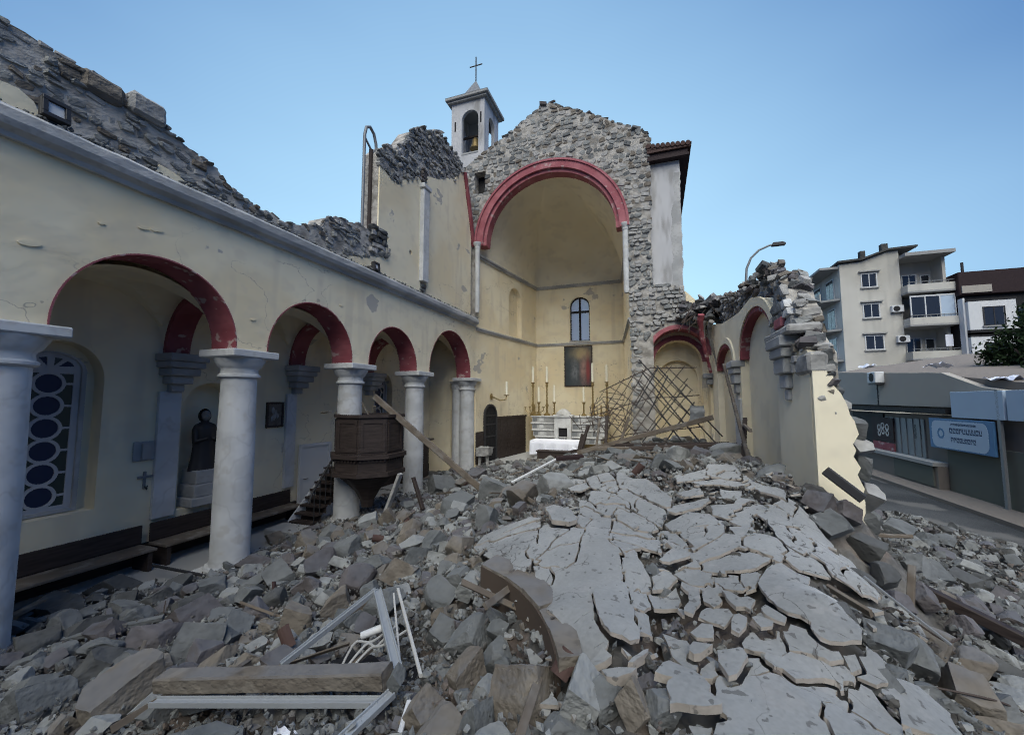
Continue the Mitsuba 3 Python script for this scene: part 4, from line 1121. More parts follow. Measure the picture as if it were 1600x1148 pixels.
    part(t, 'springer_red_face', rough(cbx(x - .125, 7.98, 4.80, x - .03, 8.42, 4.98, .02), .08, .01, 2), 'm_arch')
    r = np.random.default_rng(12)
    # loose stones lying on the broken top
    tp = np.array(top[:14])
    for k in range(130):
        s = (r.random() ** 1.3) * (len(tp) - 1.01)
        a = tp[int(s)] + (tp[int(s) + 1] - tp[int(s)]) * (s % 1)
        m = lump(r.uniform(.08, .21, 3) * [1.1, 1.4, .7], r)
        spin(m, r, .3)
        m.apply_translation([x + r.uniform(.02, .26), a[0], a[1] + r.uniform(-.08, .12) + .12 * math.exp(-((a[0] - 9.4) / .7) ** 2)])
        part(t, 'top_stone', m, ['m_grey', 'm_pale', 'm_pale', 'm_brownish', 'm_tan'][k % 5])
    # the torn edge: squared grey stones one above the other
    for k, (yy, z0, z1, w) in enumerate([(2.78, .8, 1.55, .24), (2.73, 1.57, 2.0, .18), (2.80, 2.01, 2.40, .25), (2.73, 2.41, 2.75, .17), (2.77, 2.76, 3.0, .20), (2.70, 3.01, 3.3, .17), (2.56, 3.31, 3.55, .16), (2.47, 3.56, 3.8, .15), (2.39, 3.81, 4.05, .15), (2.34, 4.06, 4.35, .14)]):
        part(t, 'edge_stone', rock((w * 1.25, .45, (z1 - z0) * 1.12), np.random.default_rng(40 + k), 3, .04, .95).apply_translation([yy + .02 * (k % 2), 7.24 + .04 * (k % 3), (z0 + z1) / 2]), ['m_pale', 'm_grey', 'm_pale', 'm_grey'][k % 4], smooth=25)
    for k in range(60):
        yy = 7.12 + 1.1 * r.random() ** 1.6
        zz = np.interp(yy, [7.1, 7.4, 7.7, 7.95, 8.3], [4.2, 4.4, 4.65, 4.9, 5.3])
        m = rock(r.uniform(.10, .24, 3) * [1, 1.2, .7], r, 2)
        spin(m, r, .4)
        m.apply_translation([x + r.uniform(.10, .27), yy - .02, zz - r.uniform(.0, .9) * (yy < 7.3) - r.uniform(0, .25)])
        part(t, 'core_stone', m, ['m_grey', 'm_pale', 'm_pale', 'm_brownish', 'm_tan'][k % 5], smooth=28)

    for k in range(46):
        yy = 7.7 + 1.2 * r.random()
        zz = np.interp(yy, [7.6, 7.85, 8.05, 8.3, 8.6, 8.9], [4.95, 5.15, 5.5, 5.72, 5.6, 5.9])
        m = rock(r.uniform(.10, .24, 3) * [1, 1.2, .7], r, 2)
        spin(m, r, .4)
        m.apply_translation([x + r.uniform(0, .38), yy, zz + r.uniform(-.05, .1)])
        part(t, 'core_stone', m, ['m_dust', 'm_pale', 'm_grey', 'm_brownish', 'm_tan'][k % 5], smooth=28)

    # hanging rag of the fallen vault between the two walls
    v = thing('vault_remnant', 'torn stub of red and white vault ribs hanging between the chapel and the aisle wall', 'vault')
    for (p, q, w, b) in [((2.0, 17.2, 4.6), (1.85, 16.3, 6.7), .09, 'm_red'), ((2.05, 17.6, 4.7), (2.0, 16.9, 6.6), .07, 'm_cornice'), ((2.12, 16.5, 4.9), (2.1, 15.6, 6.3), .07, 'm_mortar')]:
        p, q = np.array(p), np.array(q)
        pts = [p + (q - p) * s + np.array([-.25 * math.sin(s * 2.2), 0, .25 * math.sin(math.pi * s)]) for s in np.linspace(0, 1, 9)]
        part(v, 'rib', rough(tube(pts, np.linspace(w * .6, w * 1.3, 9), 8), .12, .03, 4), b)
    for k in range(60):
        s = r.random()
        m = lump(r.uniform(.15, .42, 3) * [1.3, 1.3, .55], r)
        spin(m, r, .4)
        m.apply_translation([1.15 + s * 1.1 + r.normal(0, .1), 17.9 - s * 1.8 * r.random(), 7.25 - 0.3 * s + r.normal(0, .22)])
        part(v, 'torn_stone', m, ['m_grey', 'm_darkstone', 'm_brownish', 'm_pale'][k % 4])
    for k in range(16):
        p = np.array([1.3 + r.random() * .8, 17.6 - r.random() * 1.2, 7.0 + r.normal(0, .15)])
        part(v, 'bent_lath', bar(p, p + [r.normal(0, .3) - .2, -.3, -r.uniform(.3, .8)], .035, .02), 'm_rust')


def beam(p, q, w, h, m, name, label, category, group=None, roll=0.0):
    return solo(name, bar(p, q, w, h, .12, roll), m, label, category, group)


def build_timber():
    # a fallen lattice girder: two families of crossing flat bars between its long edges
    t = thing('metal_lattice', 'bent dark metal lattice lying against the stone pier', 'lattice')
    o = np.array([-2.0, 15.6, 2.0])
    r = np.random.default_rng(9)
    U, V = np.array([3.4, -1.1, 0.7]), np.array([-.1, .8, 2.5])
    warp = lambda a, b: o + U * a + V * b * (1 - .45 * abs(a - .55)) + np.array([0, .2 * math.sin(3 * a), .05 * math.sin(5 * a + 2 * b)])
    for s in (1, -1):
        for k in range(15):
            c0 = -0.4 + k * 0.125
            a0, a1 = (c0, c0 + .55) if s > 0 else (c0 + .55, c0)
            pts = []
            for q in np.linspace(0, 1, 6):
                a = a0 + (a1 - a0) * q
                if -0.02 <= a <= 1.02:
                    pts.append(warp(a, q))
            if len(pts) > 2:
                part(t, 'bar', tube(pts, .017, 6), 'm_rust')
    for b in (0.03, .52, .97):
        part(t, 'rail', tube([warp(a, b) for a in np.linspace(0, 1, 8)], .02, 6), 'm_rust')
    t = thing('brass_screen', 'thin tangled rusty rods between the altar and the pier', 'lattice')
    for k in range(22):
        a = np.array([-3.4 + r.random() * 2.2, 18.6 + r.normal(0, .3), 1.7 + r.random() * .9])
        d = np.array([r.normal(0, .6), r.normal(0, .2), r.uniform(.4, 1.5)])
        part(t, 'rod', tube([a, a + d * .5 + r.normal(0, .08, 3), a + d], .016, 5), 'm_rust')
    for k in range(7):
        z = 2.3 + k * .22
        part(t, 'rod', tube([(-3.3 + .15 * k, 18.6, z), (-2.2, 18.4, z + .3), (-1.3, 18.2, z + .15)], .016, 5), 'm_rust')
    t = thing('steel_truss', 'crossed dark steel bars leaning against the red arch of the chapel', 'truss')
    for p, q in [((-.55, 15.2, 5.0), (1.75, 14.6, 2.2)), ((-.45, 15.3, 4.55), (1.3, 14.7, 2.2)), ((.05, 15.1, 4.75), (1.95, 14.5, 2.4)), ((-.6, 15.2, 4.2), (.75, 14.8, 2.2)),
                 ((-.5, 15.0, 2.1), (1.0, 15.0, 4.1)), ((-.3, 15.0, 3.0), (.4, 15.0, 4.4)), ((.3, 15, 2.2), (1.2, 14.9, 3.5)), ((-.7, 15, 3.3), (.1, 15, 4.7))]:
        part(t, 'bar', bar(p, q, .04, .04), 'm_iron')
    m = np.array([1.25, 14.7, 3.1])
    part(t, 'torn_plate', rough(lump((.5, .25, .6), r), .1, .05, 4).apply_translation(m), 'm_greysteel')
    # beams
    B = [((-2.6, 14.2, 1.75), (1.6, 13.6, 3.05), .13, .15, 'm_timber', 'long brown timber rising in front of the lattice'),
         ((-1.3, 14.0, 2.05), (2.0, 13.6, 2.25), .16, .16, 'm_darkwood', 'long dark timber lying level below the red arch, uppermost of three'),
         ((-2.0, 13.5, 2.0), (1.9, 13.0, 2.15), .14, .12, 'm_timber', 'long brown timber lying level below the red arch, middle of three'),
         ((-.8, 12.9, 2.1), (2.05, 12.6, 2.35), .15, .12, 'm_rust', 'rusty brown timber lying level below the red arch, lowest of three'),
         ((-3.1, 15.6, 1.6), (-.9, 14.4, 2.1), .11, .13, 'm_darkwood', 'dark timber slanting up in front of the altar'),
         ((-2.75, 15.0, 1.4), (-2.45, 15.6, 2.6), .09, .09, 'm_darkwood', 'short dark post standing in front of the white altar cloth'),
         ((-1.75, 15.0, 1.9), (-1.70, 15.2, 3.0), .10, .10, 'm_darkwood', 'upright dark post beside the altar'),
         ((-1.3, 15.2, 1.9), (-.95, 15.4, 2.95), .10, .08, 'm_timber', 'pale brown plank leaning beside the altar'),
         ((-2.1, 15.2, 1.9), (-2.0, 15.5, 2.9), .07, .09, 'm_timber', 'thin pale post beside the end of the altar'),
         ((1.95, 13.7, 4.62), (1.75, 9.6, 2.35), .07, .09, 'm_timber', 'long thin timber leaning against the roofless aisle wall'),
         ((1.9, 10.6, 3.15), (1.75, 10.2, 2.15), .09, .07, 'm_rust', 'short rusty post standing below the corbel of the roofless aisle wall'),
         ((1.85, 10.5, 3.0), (1.6, 8.5, 3.0), .06, .06, 'm_timber', 'short level batten crossing the leaning timber'),
         ((-7.55, 9.65, 3.66), (-4.55, 10.7, .98), .13, .16, 'm_timber', 'long broken plank leaning from the pulpit down onto the rubble'),
         ((-6.86, 9.35, .55), (-6.42, 9.35, 1.62), .17, .08, 'm_pale', 'short white board leaning against the pulpit'),
         ((-5.75, 9.4, .75), (-6.12, 9.5, 1.52), .10, .08, 'm_darkwood', 'short dark post leaning in the rubble before the fourth column'),
         ((-8.9, 8.4, .12), (-7.6, 8.75, .22), .16, .06, 'm_timber', 'flat board lying in front of the pulpit stairs'),
         ((-3.9, 11.0, 1.25), (-2.95, 12.6, 1.75), .07, .05, 'm_whitepaint', 'thin white rod lying on the rubble in front of the altar'),
         ((-3.0, 12.6, 1.75), (-2.2, 12.9, 1.8), .3, .12, 'm_maroon', 'dark red brown beam end lying in front of the altar'),
         ((2.10, 6.6, 2.62), (2.45, 6.5, 2.30), .13, .12, 'm_iron', 'thick dark beam lying at the foot of the torn aisle wall'),
         ((1.82, 4.92, 1.88), (2.32, 4.7, 1.47), .025, .02, 'm_greysteel', 'long thin metal strip along the outer edge of the cracked slabs'),
         ((3.0, 6.6, 1.25), (4.4, 5.2, .75), .10, .12, 'm_darkwood', 'dark timber lying beyond the brown hollow'),
         ((2.3, 5.3, 1.25), (2.45, 5.5, 1.85), .06, .05, 'm_timber', 'short upright stake in the brown hollow'),
         ((3.4, 5.4, .9), (5.6, 4.2, .35), .09, .10, 'm_darkwood', 'long dark timber along the outer edge of the rubble towards the street'),
         ((-9.0, 3.2, .35), (-9.6, 4.3, .30), .12, .05, 'm_timber', 'brown board leaning at the bench behind the thick edge column'),
         ((-8.0, 4.1, .35), (-6.9, 3.6, .42), .07, .06, 'm_brownish', 'reddish batten in the dark rubble under the first arch'),
         ((-9.6, 5.6, .25), (-7.4, 5.75, .18), .05, .04, 'm_iron', 'thin dark pipe on the floor beside the second column'),
         ((-7.7, 3.4, .32), (-6.9, 4.2, .38), .10, .06, 'm_grey', 'grey batten in the rubble under the first arch')]
    for p, q, w, h, m, lab in B:
        beam(p, q, w, h, m, 'timber' if m in ('m_timber', 'm_darkwood', 'm_rust', 'm_maroon', 'm_brownish') else 'batten', lab, 'beam')


def gz(x, y):
    return float(heap(x, y))


def build_frame():
    """The pulled out aluminium window frame in the foreground."""
    t = thing('window_frame', 'silver aluminium window frame lying broken in the rubble by the arch fragment', 'window frame')
    def prof(p, q, w, h):
        p, q = np.array(p), np.array(q)
        d, a, b = basis(q - p)
        return cat([bar(p, q, w, h * .5, .08)] + [bar(p + a * s * w * .42 + b * h * .3, q + a * s * w * .42 + b * h * .3, w * .16, h * .6, .1) for s in (-1, 1)])
    A, B_, C_ = (-3.27, 2.99, 1.15), (-2.99, 3.96, 1.44), (-2.06, 3.01, 1.36)
    part(t, 'rail', prof(A, B_, .05, .06), 'm_alu')
    part(t, 'stile', prof(B_, C_, .085, .05), 'm_alu')
    part(t, 'stile', bar((-2.78, 4.05, 1.45), (-1.84, 3.02, 1.35), .026, .03), 'm_curtain')
    part(t, 'stile', bar((-2.80, 4.0, 1.42), (-2.02, 3.02, 1.28), .018, .02), 'm_curtain')
    t = thing('window_frame', 'silver aluminium rail under the long tan stone beam', 'window frame')
    part(t, 'rail', prof((-4.05, 2.43, 1.02), (-2.02, 2.75, 1.28), .085, .05), 'm_alu')
    part(t, 'rail', prof((-1.97, 2.82, 1.31), (-2.08, 2.40, 1.24), .085, .05), 'm_alu')
    part(t, 'rail', bar((-1.81, 2.81, 1.3), (-1.72, 2.55, 1.25), .035, .03), 'm_whitepaint')
    b = rough(bar((-4.2, 2.58, 1.07), (-2.04, 2.86, 1.40), .17, .13, .1), .05, .008, 3, 9)
    solo('stone_beam', b, 'm_tan', 'long straight tan stone beam lying across the aluminium frame', 'beam', smooth=25)
    solo('stone_block', rock((.16, .15, .24), np.random.default_rng(3), 3).apply_translation([-1.97, 2.88, 1.38]), 'm_grey', 'small grey stone at the end of the long tan beam', 'stone', smooth=25)
    solo('stone_block', rock((.52, .30, .12), np.random.default_rng(8), 4, .03).apply_translation([-3.1, 2.25, 1.08]), 'm_grey', 'flat grey stone lying over the aluminium rail', 'stone', smooth=25)
    # tangle of cables and cloth inside the frame
    r = np.random.default_rng(6)
    for k, lab in enumerate(['pale bent cable looping inside the aluminium frame', 'pale cable hanging over the dark gap in the aluminium frame', 'thin twisted cable beside the aluminium stile']):
        p = np.array([[-2.85 + .1 * k, 3.05, 1.05], [-2.75 + .1 * k, 3.3, 1.25], [-2.6 + .08 * k, 3.3, 1.28], [-2.5 + .1 * k, 3.5, 1.38]]) + r.normal(0, .03, (4, 3))
        tt = np.linspace(0, 3, 14)
        q = np.stack([np.interp(tt, range(4), p[:, i]) for i in range(3)], 1)
        q[1:-1] = (q[:-2] + 2 * q[1:-1] + q[2:]) / 4
        solo('cable', tube(q, .011, 6), 'm_cornice', lab, 'cable', smooth=40)
    solo('white_tube', tube([(-2.75, 3.42, 1.28), (-2.58, 3.52, 1.34)], .035, 10), 'm_whitepaint', 'short white tube inside the aluminium frame', 'tube', smooth=40)
    v = []
    g = np.stack(np.meshgrid(np.linspace(0, 1, 26), np.linspace(0, 1, 16), indexing='ij'), -1).reshape(-1, 2)
    zz = meshkit.fbm(np.c_[g * [5, 4], g[:, 0] * 0], 3, 4) * .22
    pts = np.c_[-2.75 + g[:, 0] * .75, 2.12 + g[:, 1] * .40, .98 + zz]
    i = (np.arange(25)[:, None] * 16 + np.arange(15)).ravel()
    f = np.vstack([np.c_[i, i + 16, i + 17], np.c_[i, i + 17, i + 1]])
    solo('crumpled_cloth', trimesh.Trimesh(np.vstack([pts, pts - [0, 0, .008]]), np.vstack([f, f + 416]), process=False), 'm_cloth', 'crumpled white cloth below the aluminium rail under the tan beam', 'cloth', smooth=True)
    g2 = np.stack(np.meshgrid(np.linspace(0, 1, 20), np.linspace(0, 1, 14), indexing='ij'), -1).reshape(-1, 2)
    zz = meshkit.fbm(np.c_[g2 * [4, 4], g2[:, 0] * 0], 3, 9) * .2
    pts = np.c_[-3.0 + g2[:, 0] * .85, 2.95 + g2[:, 1] * .6, .92 + zz]
    i = (np.arange(19)[:, None] * 14 + np.arange(13)).ravel()
    f = np.vstack([np.c_[i, i + 14, i + 15], np.c_[i, i + 15, i + 1]])
    solo('dark_cloth', trimesh.Trimesh(np.vstack([pts, pts - [0, 0, .008]]), np.vstack([f, f + 280]), process=False), 'm_black', 'dark crumpled cloth in the gap inside the aluminium frame', 'cloth', smooth=True)


def build_arch_fragment():
    """A curved length of tan dressed stone with a brown painted side, broken out of an arch."""
    t = thing('arch_fragment', 'curved fragment of a fallen arch with tan stones on top and a brown painted side', 'arch fragment')
    out = np.array([(-1.80, 4.58), (-1.44, 4.39), (-1.15, 4.12), (-.91, 3.82), (-.73, 3.51), (-.60, 3.22), (-.53, 2.98)])
    inn = np.array([(-1.86, 4.26), (-1.54, 4.08), (-1.28, 3.86), (-1.06, 3.62), (-.88, 3.35), (-.76, 3.10), (-.68, 2.90)])
    u = np.linspace(0, 6, 37)
    line = lambda c: np.stack([np.interp(u, range(7), c[:, k]) for k in range(2)], 1)
    o, i = line(out), line(inn)
    for c in (o, i):
        for _ in range(3):
            c[1:-1] = (c[:-2] + 2 * c[1:-1] + c[2:]) / 4
    zt = 1.76
    cuts = [0, 7, 13, 20, 26, 31, 36]
    for k, (a, b) in enumerate(zip(cuts[:-1], cuts[1:])):
        p = []
        for q in range(a, b + 1):
            f = .012 if q in (a, b) else 0
            for c in (o[q], i[q]):
                m_ = c + ((o[(a + b) // 2] + i[(a + b) // 2]) / 2 - c) * f
                p += [(*m_, zt - .13 + .01 * (k % 3)), (*m_, zt + .012 * (k % 3) + (.02 if c is o[q] else 0))]
        part(t, 'voussoir', rough(trimesh.convex.convex_hull(np.array(p)), .05, .008, k, 9), 'm_tan', smooth=25)
    nrm = (i - o) / np.linalg.norm(i - o, axis=1, keepdims=True)
    def skirt(d0, d1, z0, z1, a, b):
        poly = Polygon(np.vstack([(i + nrm * d0)[a:b], (i + nrm * d1)[a:b][::-1]])).buffer(0)
        return extr(poly, z1 - z0).apply_translation([0, 0, z0])
    part(t, 'painted_side', skirt(-.03, .012, 1.24, zt - .02, 0, 34), 'm_brownpaint')
    part(t, 'lower_moulding', skirt(.10, .19, .95, 1.38, 4, 26), 'm_brownpaint')
    part(t, 'lower_step', skirt(.014, .098, .95, 1.26, 2, 30), 'm_brownpaint')


def build_pipe():
    t = thing('drain_pipe', 'tall bent grey pipe standing at the broken edge of the high wall', 'pipe')
    x = -8.75
    part(t, 'riser', tube([(x, 10.35, 8.6), (x, 10.35, 12.2), (x, 10.42, 12.5), (x, 10.6, 12.62), (x, 10.8, 12.5), (x, 10.92, 12.2), (x, 10.95, 11.9)], .05, 10), 'm_greysteel', smooth=40)
    part(t, 'strut', tube([(x, 10.38, 12.1), (x, 10.85, 11.75)], .035, 8), 'm_greysteel')
    part(t, 'rail', cbx(x - .05, 10.63, 8.9, x + .05, 10.73, 11.9, .01), 'm_rust')
    part(t, 'rail', cbx(x - .05, 10.62, 8.9, x + .02, 10.69, 11.95, .01).apply_translation([0.02, .17, 0]), 'm_greysteel')


def build_floodlight(y, z, s, label):
    t = thing('floodlight', label, 'floodlight', 'floodlights on the cornice')
    x = -8.06
    def tilt(m):
        m.apply_transform(trimesh.transformations.rotation_matrix(-.12, [0, 1, 0], [x, y, z]))
        return m
    w = s / 2
    part(t, 'housing', tilt(cat([cbx(x - .10, y - w, z - w, x - .02, y + w, z + w, .01)] + [cbx(x - .018, y - w, z + a - .03, x + .03, y + w, z + a + .03, .005) for a in (-w + .03, w - .03)] + [cbx(x - .018, y + a - .03, z - w + .061, x + .03, y + a + .03, z + w - .061, .005) for a in (-w + .03, w - .03)])), 'm_iron')
    part(t, 'glass', tilt(bx(x - .018, y - w + .062, z - w + .062, x - .005, y + w - .062, z + w - .062)), 'm_whitepaint')
    part(t, 'bracket', cat([bx(x - .16, y - .04, z - w - .06, x - .05, y + .04, z - w - .01), bx(x - .42, y - .04, z - .04, x - .101, y + .04, z + .04)]), 'm_iron')


build_right_aisle()
build_timber()
build_frame()
build_arch_fragment()
build_pipe()
build_floodlight(3.07, 7.72, .30, 'square floodlight with a dark frame standing on the low part of the cornice')
build_floodlight(10.25, 7.68, .27, 'small square floodlight on the far part of the cornice')

# ---------------------------------------------------------------- bell tower and town
def build_tower():
    t = thing('bell_tower', 'small white bell tower with arched openings, a pointed roof and a thin cross', 'tower')
    x0, x1, y0, y1 = -11.84, -9.57, 22.0, 24.35
    zt = 22.35
    w = .22
    op = arched(-11.12, -9.98, 18.95, 21.15, .58)
    slits = unary_union([sbox(-11.62, 20.3, -11.5, 21.1), sbox(-9.85, 20.6, -9.74, 21.4)])
    for yy in (y0, y1 - w):
        part(t, 'wall', ony(extr(sbox(x0, 14, x1, zt).difference(op), w), yy, 1), 'm_dirtywhite')
    op2 = arched(22.7, 23.65, 18.95, 21.2, .48)
    for xx in (x0, x1 - w):
        part(t, 'wall', onx(extr(sbox(y0 + w, 14, y1 - w, zt).difference(op2), w), xx, 1), 'm_dirtywhite')
    part(t, 'base', bx(x0 + .01, y0 + .01, 0, x1 - .01, y1 - .01, 13.998), 'm_dirtywhite')
    part(t, 'slit', ony(extr(sbox(-11.62, 20.5, -11.52, 21.15), .02), y0 - .012, 1), 'm_black')
    part(t, 'slit', ony(extr(sbox(-9.86, 20.75, -9.76, 21.45), .02), y0 - .012, 1), 'm_black')
    part(t, 'sill', bx(-11.12, y0 - .03, 18.85, -9.98, y0 + w + .03, 18.945), 'm_cornice')
    part(t, 'floor', bx(x0 + w, y0 + w, 18.7, x1 - w, y1 - w, 18.84), 'm_concrete')
    part(t, 'bell', lathe([(0, 19.9), (.38, 19.9), (.34, 20.0), (.25, 20.3), (.2, 20.55), (.1, 20.65), (0, 20.66)], 18, (-10.7, 23.2, 0)), 'm_brass', smooth=40)
    part(t, 'bell_beam', bar((x0 + w, 23.2, 20.78), (x1 - w, 23.2, 20.78), .14), 'm_darkwood')
    e = .32
    part(t, 'cornice', cat([bx(x0 - e * .6, y0 - e * .6, zt + .002, x1 + e * .6, y1 + e * .6, zt + .12), cbx(x0 - e, y0 - e, zt + .122, x1 + e, y1 + e, zt + .30, .02)]), 'm_concrete')
    cx, cy = (x0 + x1) / 2, (y0 + y1) / 2
    part(t, 'roof', trimesh.convex.convex_hull(np.array([(a, b, zt + .303) for a in (x0 - e, x1 + e) for b in (y0 - e, y1 + e)] + [(cx + a, cy + b, zt + .75) for a in (-.74, .74) for b in (-.74, .74)])), 'm_concrete')
    part(t, 'spire', trimesh.convex.convex_hull(np.array([(cx + a, cy + b, zt + .752) for a in (-.72, .72) for b in (-.72, .72)] + [(cx + a, cy + b, zt + 2.2) for a in (-.05, .05) for b in (-.05, .05)])), 'm_greysteel')
    part(t, 'cross', cat([bar((cx, cy, zt + 2.15), (cx, cy, zt + 3.95), .07), bar((cx - .45, cy, zt + 3.35), (cx - .036, cy, zt + 3.35), .06), bar((cx + .036, cy, zt + 3.35), (cx + .45, cy, zt + 3.35), .06)]), 'm_iron')


def window(parent, x0, x1, z0, z1, y, frame='m_whitepaint', nx=2, label=None):
    """A window in a wall that faces -y: frame, panes between mullions, sill."""
    f = .07
    xs = np.linspace(x0 + f, x1 - f, nx + 1)
    ms = [bx(x0, y - .05, z0, x0 + f, y + .03, z1), bx(x1 - f, y - .05, z0, x1, y + .03, z1), bx(x0 + f, y - .05, z0, x1 - f, y + .03, z0 + f), bx(x0 + f, y - .05, z1 - f, x1 - f, y + .03, z1)]
    ms += [bx(x - .03, y - .048, z0 + f, x + .03, y + .03, z1 - f) for x in xs[1:-1]]
    w = part(parent, 'window', cat(ms), frame, label=label)
    for a, b in zip(xs[:-1], xs[1:]):
        part(w, 'pane', bx(a + .03, y - .02, z0 + f, b - .03, y, z1 - f), 'm_darkglass')
    part(w, 'sill', bx(x0 - .08, y - .14, z0 - .10, x1 + .08, y, z0 - .003), 'm_concrete')
    return w


def ac_unit(key, x, y, z, label):
    t = thing('air_conditioner', label, 'air conditioner', 'air conditioners on the facades')
    part(t, 'case', cbx(x - .42, y - .36, z - .3, x + .42, y, z + .3, .03), 'm_whitepaint')
    part(t, 'fan_grille', lathe([(0, 0), (.22, 0), (.24, .02), (0, .03)], 20).apply_transform(trimesh.transformations.rotation_matrix(math.pi / 2, [1, 0, 0])).apply_translation([x - .1, y - .361, z]), 'm_black')
    part(t, 'bracket', cat([bx(x - .35, y - .36, z - .36, x - .3, y, z - .302), bx(x + .3, y - .36, z - .36, x + .35, y, z - .302)]), 'm_iron')


def build_apartments():
    t = thing('apartment_block', 'grey beige five storey apartment block with balconies on its corners', 'building')
    Y = 45.0
    x0, x1 = 16.35, 23.9
    part(t, 'wall', ony(extr(Polygon([(x0, 0), (20.75, 0), (20.75, 16.92), (19.95, 16.9), (18.0, 16.2), (x0, 16.1)]), 12), Y, 1), 'm_render')
    part(t, 'side_wall', bx(20.755, Y + 1.5, 0, x1, Y + 12, 16.05), 'm_render')
    part(t, 'end_pier', bx(x1 - .22, Y, 0, x1, Y + 1.495, 16.05), 'm_render')
    part(t, 'roof', cat([bx(20.76, Y - 1.0, 16.06, x1 + .25, Y + 12.3, 16.35), bx(20.76, Y + 1.5, 16.36, 21.9, Y + 8, 16.9)]), 'm_concrete')
    for k, ((xa, za), (xb, zb)) in enumerate([((x0 - .2, 16.2), (18.0, 16.28)), ((18.0, 16.28), (19.9, 16.95)), ((19.9, 16.95), (22.0, 17.02))]):
        part(t, 'roof_slab', trimesh.convex.convex_hull(np.array([(xx, yy, zz + dz) for xx, zz in ((xa, za), (xb, zb)) for yy in (Y - .35, Y + 12.2) for dz in (0, .16)])), 'm_darkstone')
    part(t, 'side_eave', bx(x0 - 1.5, Y + .1, 15.75, x0 - .005, Y + 11.5, 15.95), 'm_concrete')
    part(t, 'chimney', cat([bx(18.3 + .9, Y + 3, 17.3, 18.7 + .9, Y + 3.5, 18.1)]), 'm_darkstone')
    part(t, 'chimney', cat([bx(20.9, Y + 3, 17.5, 21.4, Y + 3.5, 18.6)]), 'm_darkstone')
    part(t, 'chimney', cat([bx(22.9, Y + 1, 16.33, 23.6, Y + 1.8, 16.75)]), 'm_darkstone')
    # three windows, one with shutters, and the screened one below
    for k, (z, w) in enumerate([(13.75, 1.2), (10.95, 1.25), (8.05, 1.4), (5.1, 1.4)]):
        window(t, 17.9, 17.9 + w, z, z + 1.3, Y - .004, 'm_whitepaint', 2)
        part(t, 'window_hood', bx(17.75, Y - .25, z + 1.42, 18.1 + w, Y - .003, z + 1.52), 'm_concrete')
    # balconies on part of the front
    for k, z in enumerate((4.1, 6.95, 9.85, 12.75)):
        b = part(t, 'balcony', cbx(20.72, Y - 1.05, z, x1 + .05, Y + 1.48, z + .16, .02), 'm_concrete')
        part(b, 'parapet', cat([bx(20.74, Y - 1.04, z + .163, x1 + .03, Y - .92, z + .75), bx(20.74, Y - .915, z + .163, 20.86, Y - .005, z + .75), bx(x1 - .09, Y - .915, z + .163, x1 + .03, Y - .005, z + .75)]), 'm_render')
        part(b, 'railing', cat([bar((20.8, Y - .98, z + .95), (x1, Y - .98, z + .95), .05)] + [bar((20.85 + q * .44, Y - .98, z + .75), (20.85 + q * .44, Y - .98, z + .95), .03) for q in range(8)]), 'm_greysteel')
        yb = Y + 1.495
        if k == 2:
            w = part(t, 'glazed_balcony', cat([bx(20.9 + q * .98, Y - .90, z + .76, 20.98 + q * .98, Y - .82, z + 2.55) for q in range(4)] + [bx(20.9, Y - .9, z + 2.552, x1, Y - .8, z + 2.68)]), 'm_whitepaint')
            for q in range(3):
                part(w, 'pane', bx(20.99 + q * .98, Y - .87, z + .77, 21.86 + q * .98, Y - .85, z + 2.54), 'm_darkglass' if q != 2 else 'm_bluewhite')
        else:
            window(t, 21.5, 22.6, z + .2, z + 2.2, yb, 'm_whitepaint', 2)
            window(t, 22.85, 23.55, z + 1.0, z + 2.1, yb, 'm_whitepaint', 1)
            part(t, 'balcony_curtain', bx(20.95, yb - .25, z + .2, 21.35, yb - .2, z + 2.2), 'm_curtain')
    # balconies along the left side
    xs = x0 - 1.35
    for k, z in enumerate((4.3, 7.1, 9.95, 12.8)):
        b = part(t, 'balcony', trimesh.convex.convex_hull(np.array([(x0 - .005, Y + .2, z), (x0 - .005, Y + 11, z), (xs, Y + .9, z), (xs, Y + 10.5, z), (x0 - .005, Y + .2, z + .18), (x0 - .005, Y + 11, z + .18), (xs, Y + .9, z + .18), (xs, Y + 10.5, z + .18)])), 'm_concrete')
        part(b, 'parapet', trimesh.convex.convex_hull(np.array([(xs, y, zz) for y in (Y + .95, Y + 10.45) for zz in (z + .183, z + .85)] + [(xs + .1, y, zz) for y in (Y + .95, Y + 10.45) for zz in (z + .183, z + .85)])), 'm_render')
        for q in range(3):
            yy = Y + 1.4 + q * 3.2
            w = part(t, 'side_window', bx(x0 - .05, yy, z + .35, x0 - .003, yy + 1.8, z + 2.4), 'm_whitepaint')
            part(w, 'pane', bx(x0 - .07, yy + .1, z + .45, x0 - .052, yy + .86, z + 2.3), 'm_darkglass')
            part(w, 'pane', bx(x0 - .07, yy + .94, z + .45, x0 - .052, yy + 1.7, z + 2.3), 'm_darkglass')
    ac_unit(0, 20.3, Y - .002, 11.6, 'air conditioner on the apartment block beside the glazed balcony')
    ac_unit(0, 20.55, Y - .002, 8.9, 'air conditioner on the apartment block one floor below the glazed balcony')
    solo('laundry', bx(23.2, Y - .6, 8.1, 23.7, Y - .57, 9.1), 'm_cloth', 'white laundry hanging on a balcony of the apartment block', 'laundry')

    t = thing('modern_building', 'black and white modern building with square window bays beside the apartment block', 'building')
    Y = 44.0
    part(t, 'wall', bx(24.0, Y, 0, 38, Y + 12, 12.2), 'm_black')
    part(t, 'roof', cbx(23.9, Y - .4, 12.2, 38.2, Y + 12.3, 14.15, .05), 'm_maroon')
    part(t, 'roof_ledge', bx(24.05, Y - .5, 12.35, 25.9, Y - .402, 12.95), 'm_shopwall')
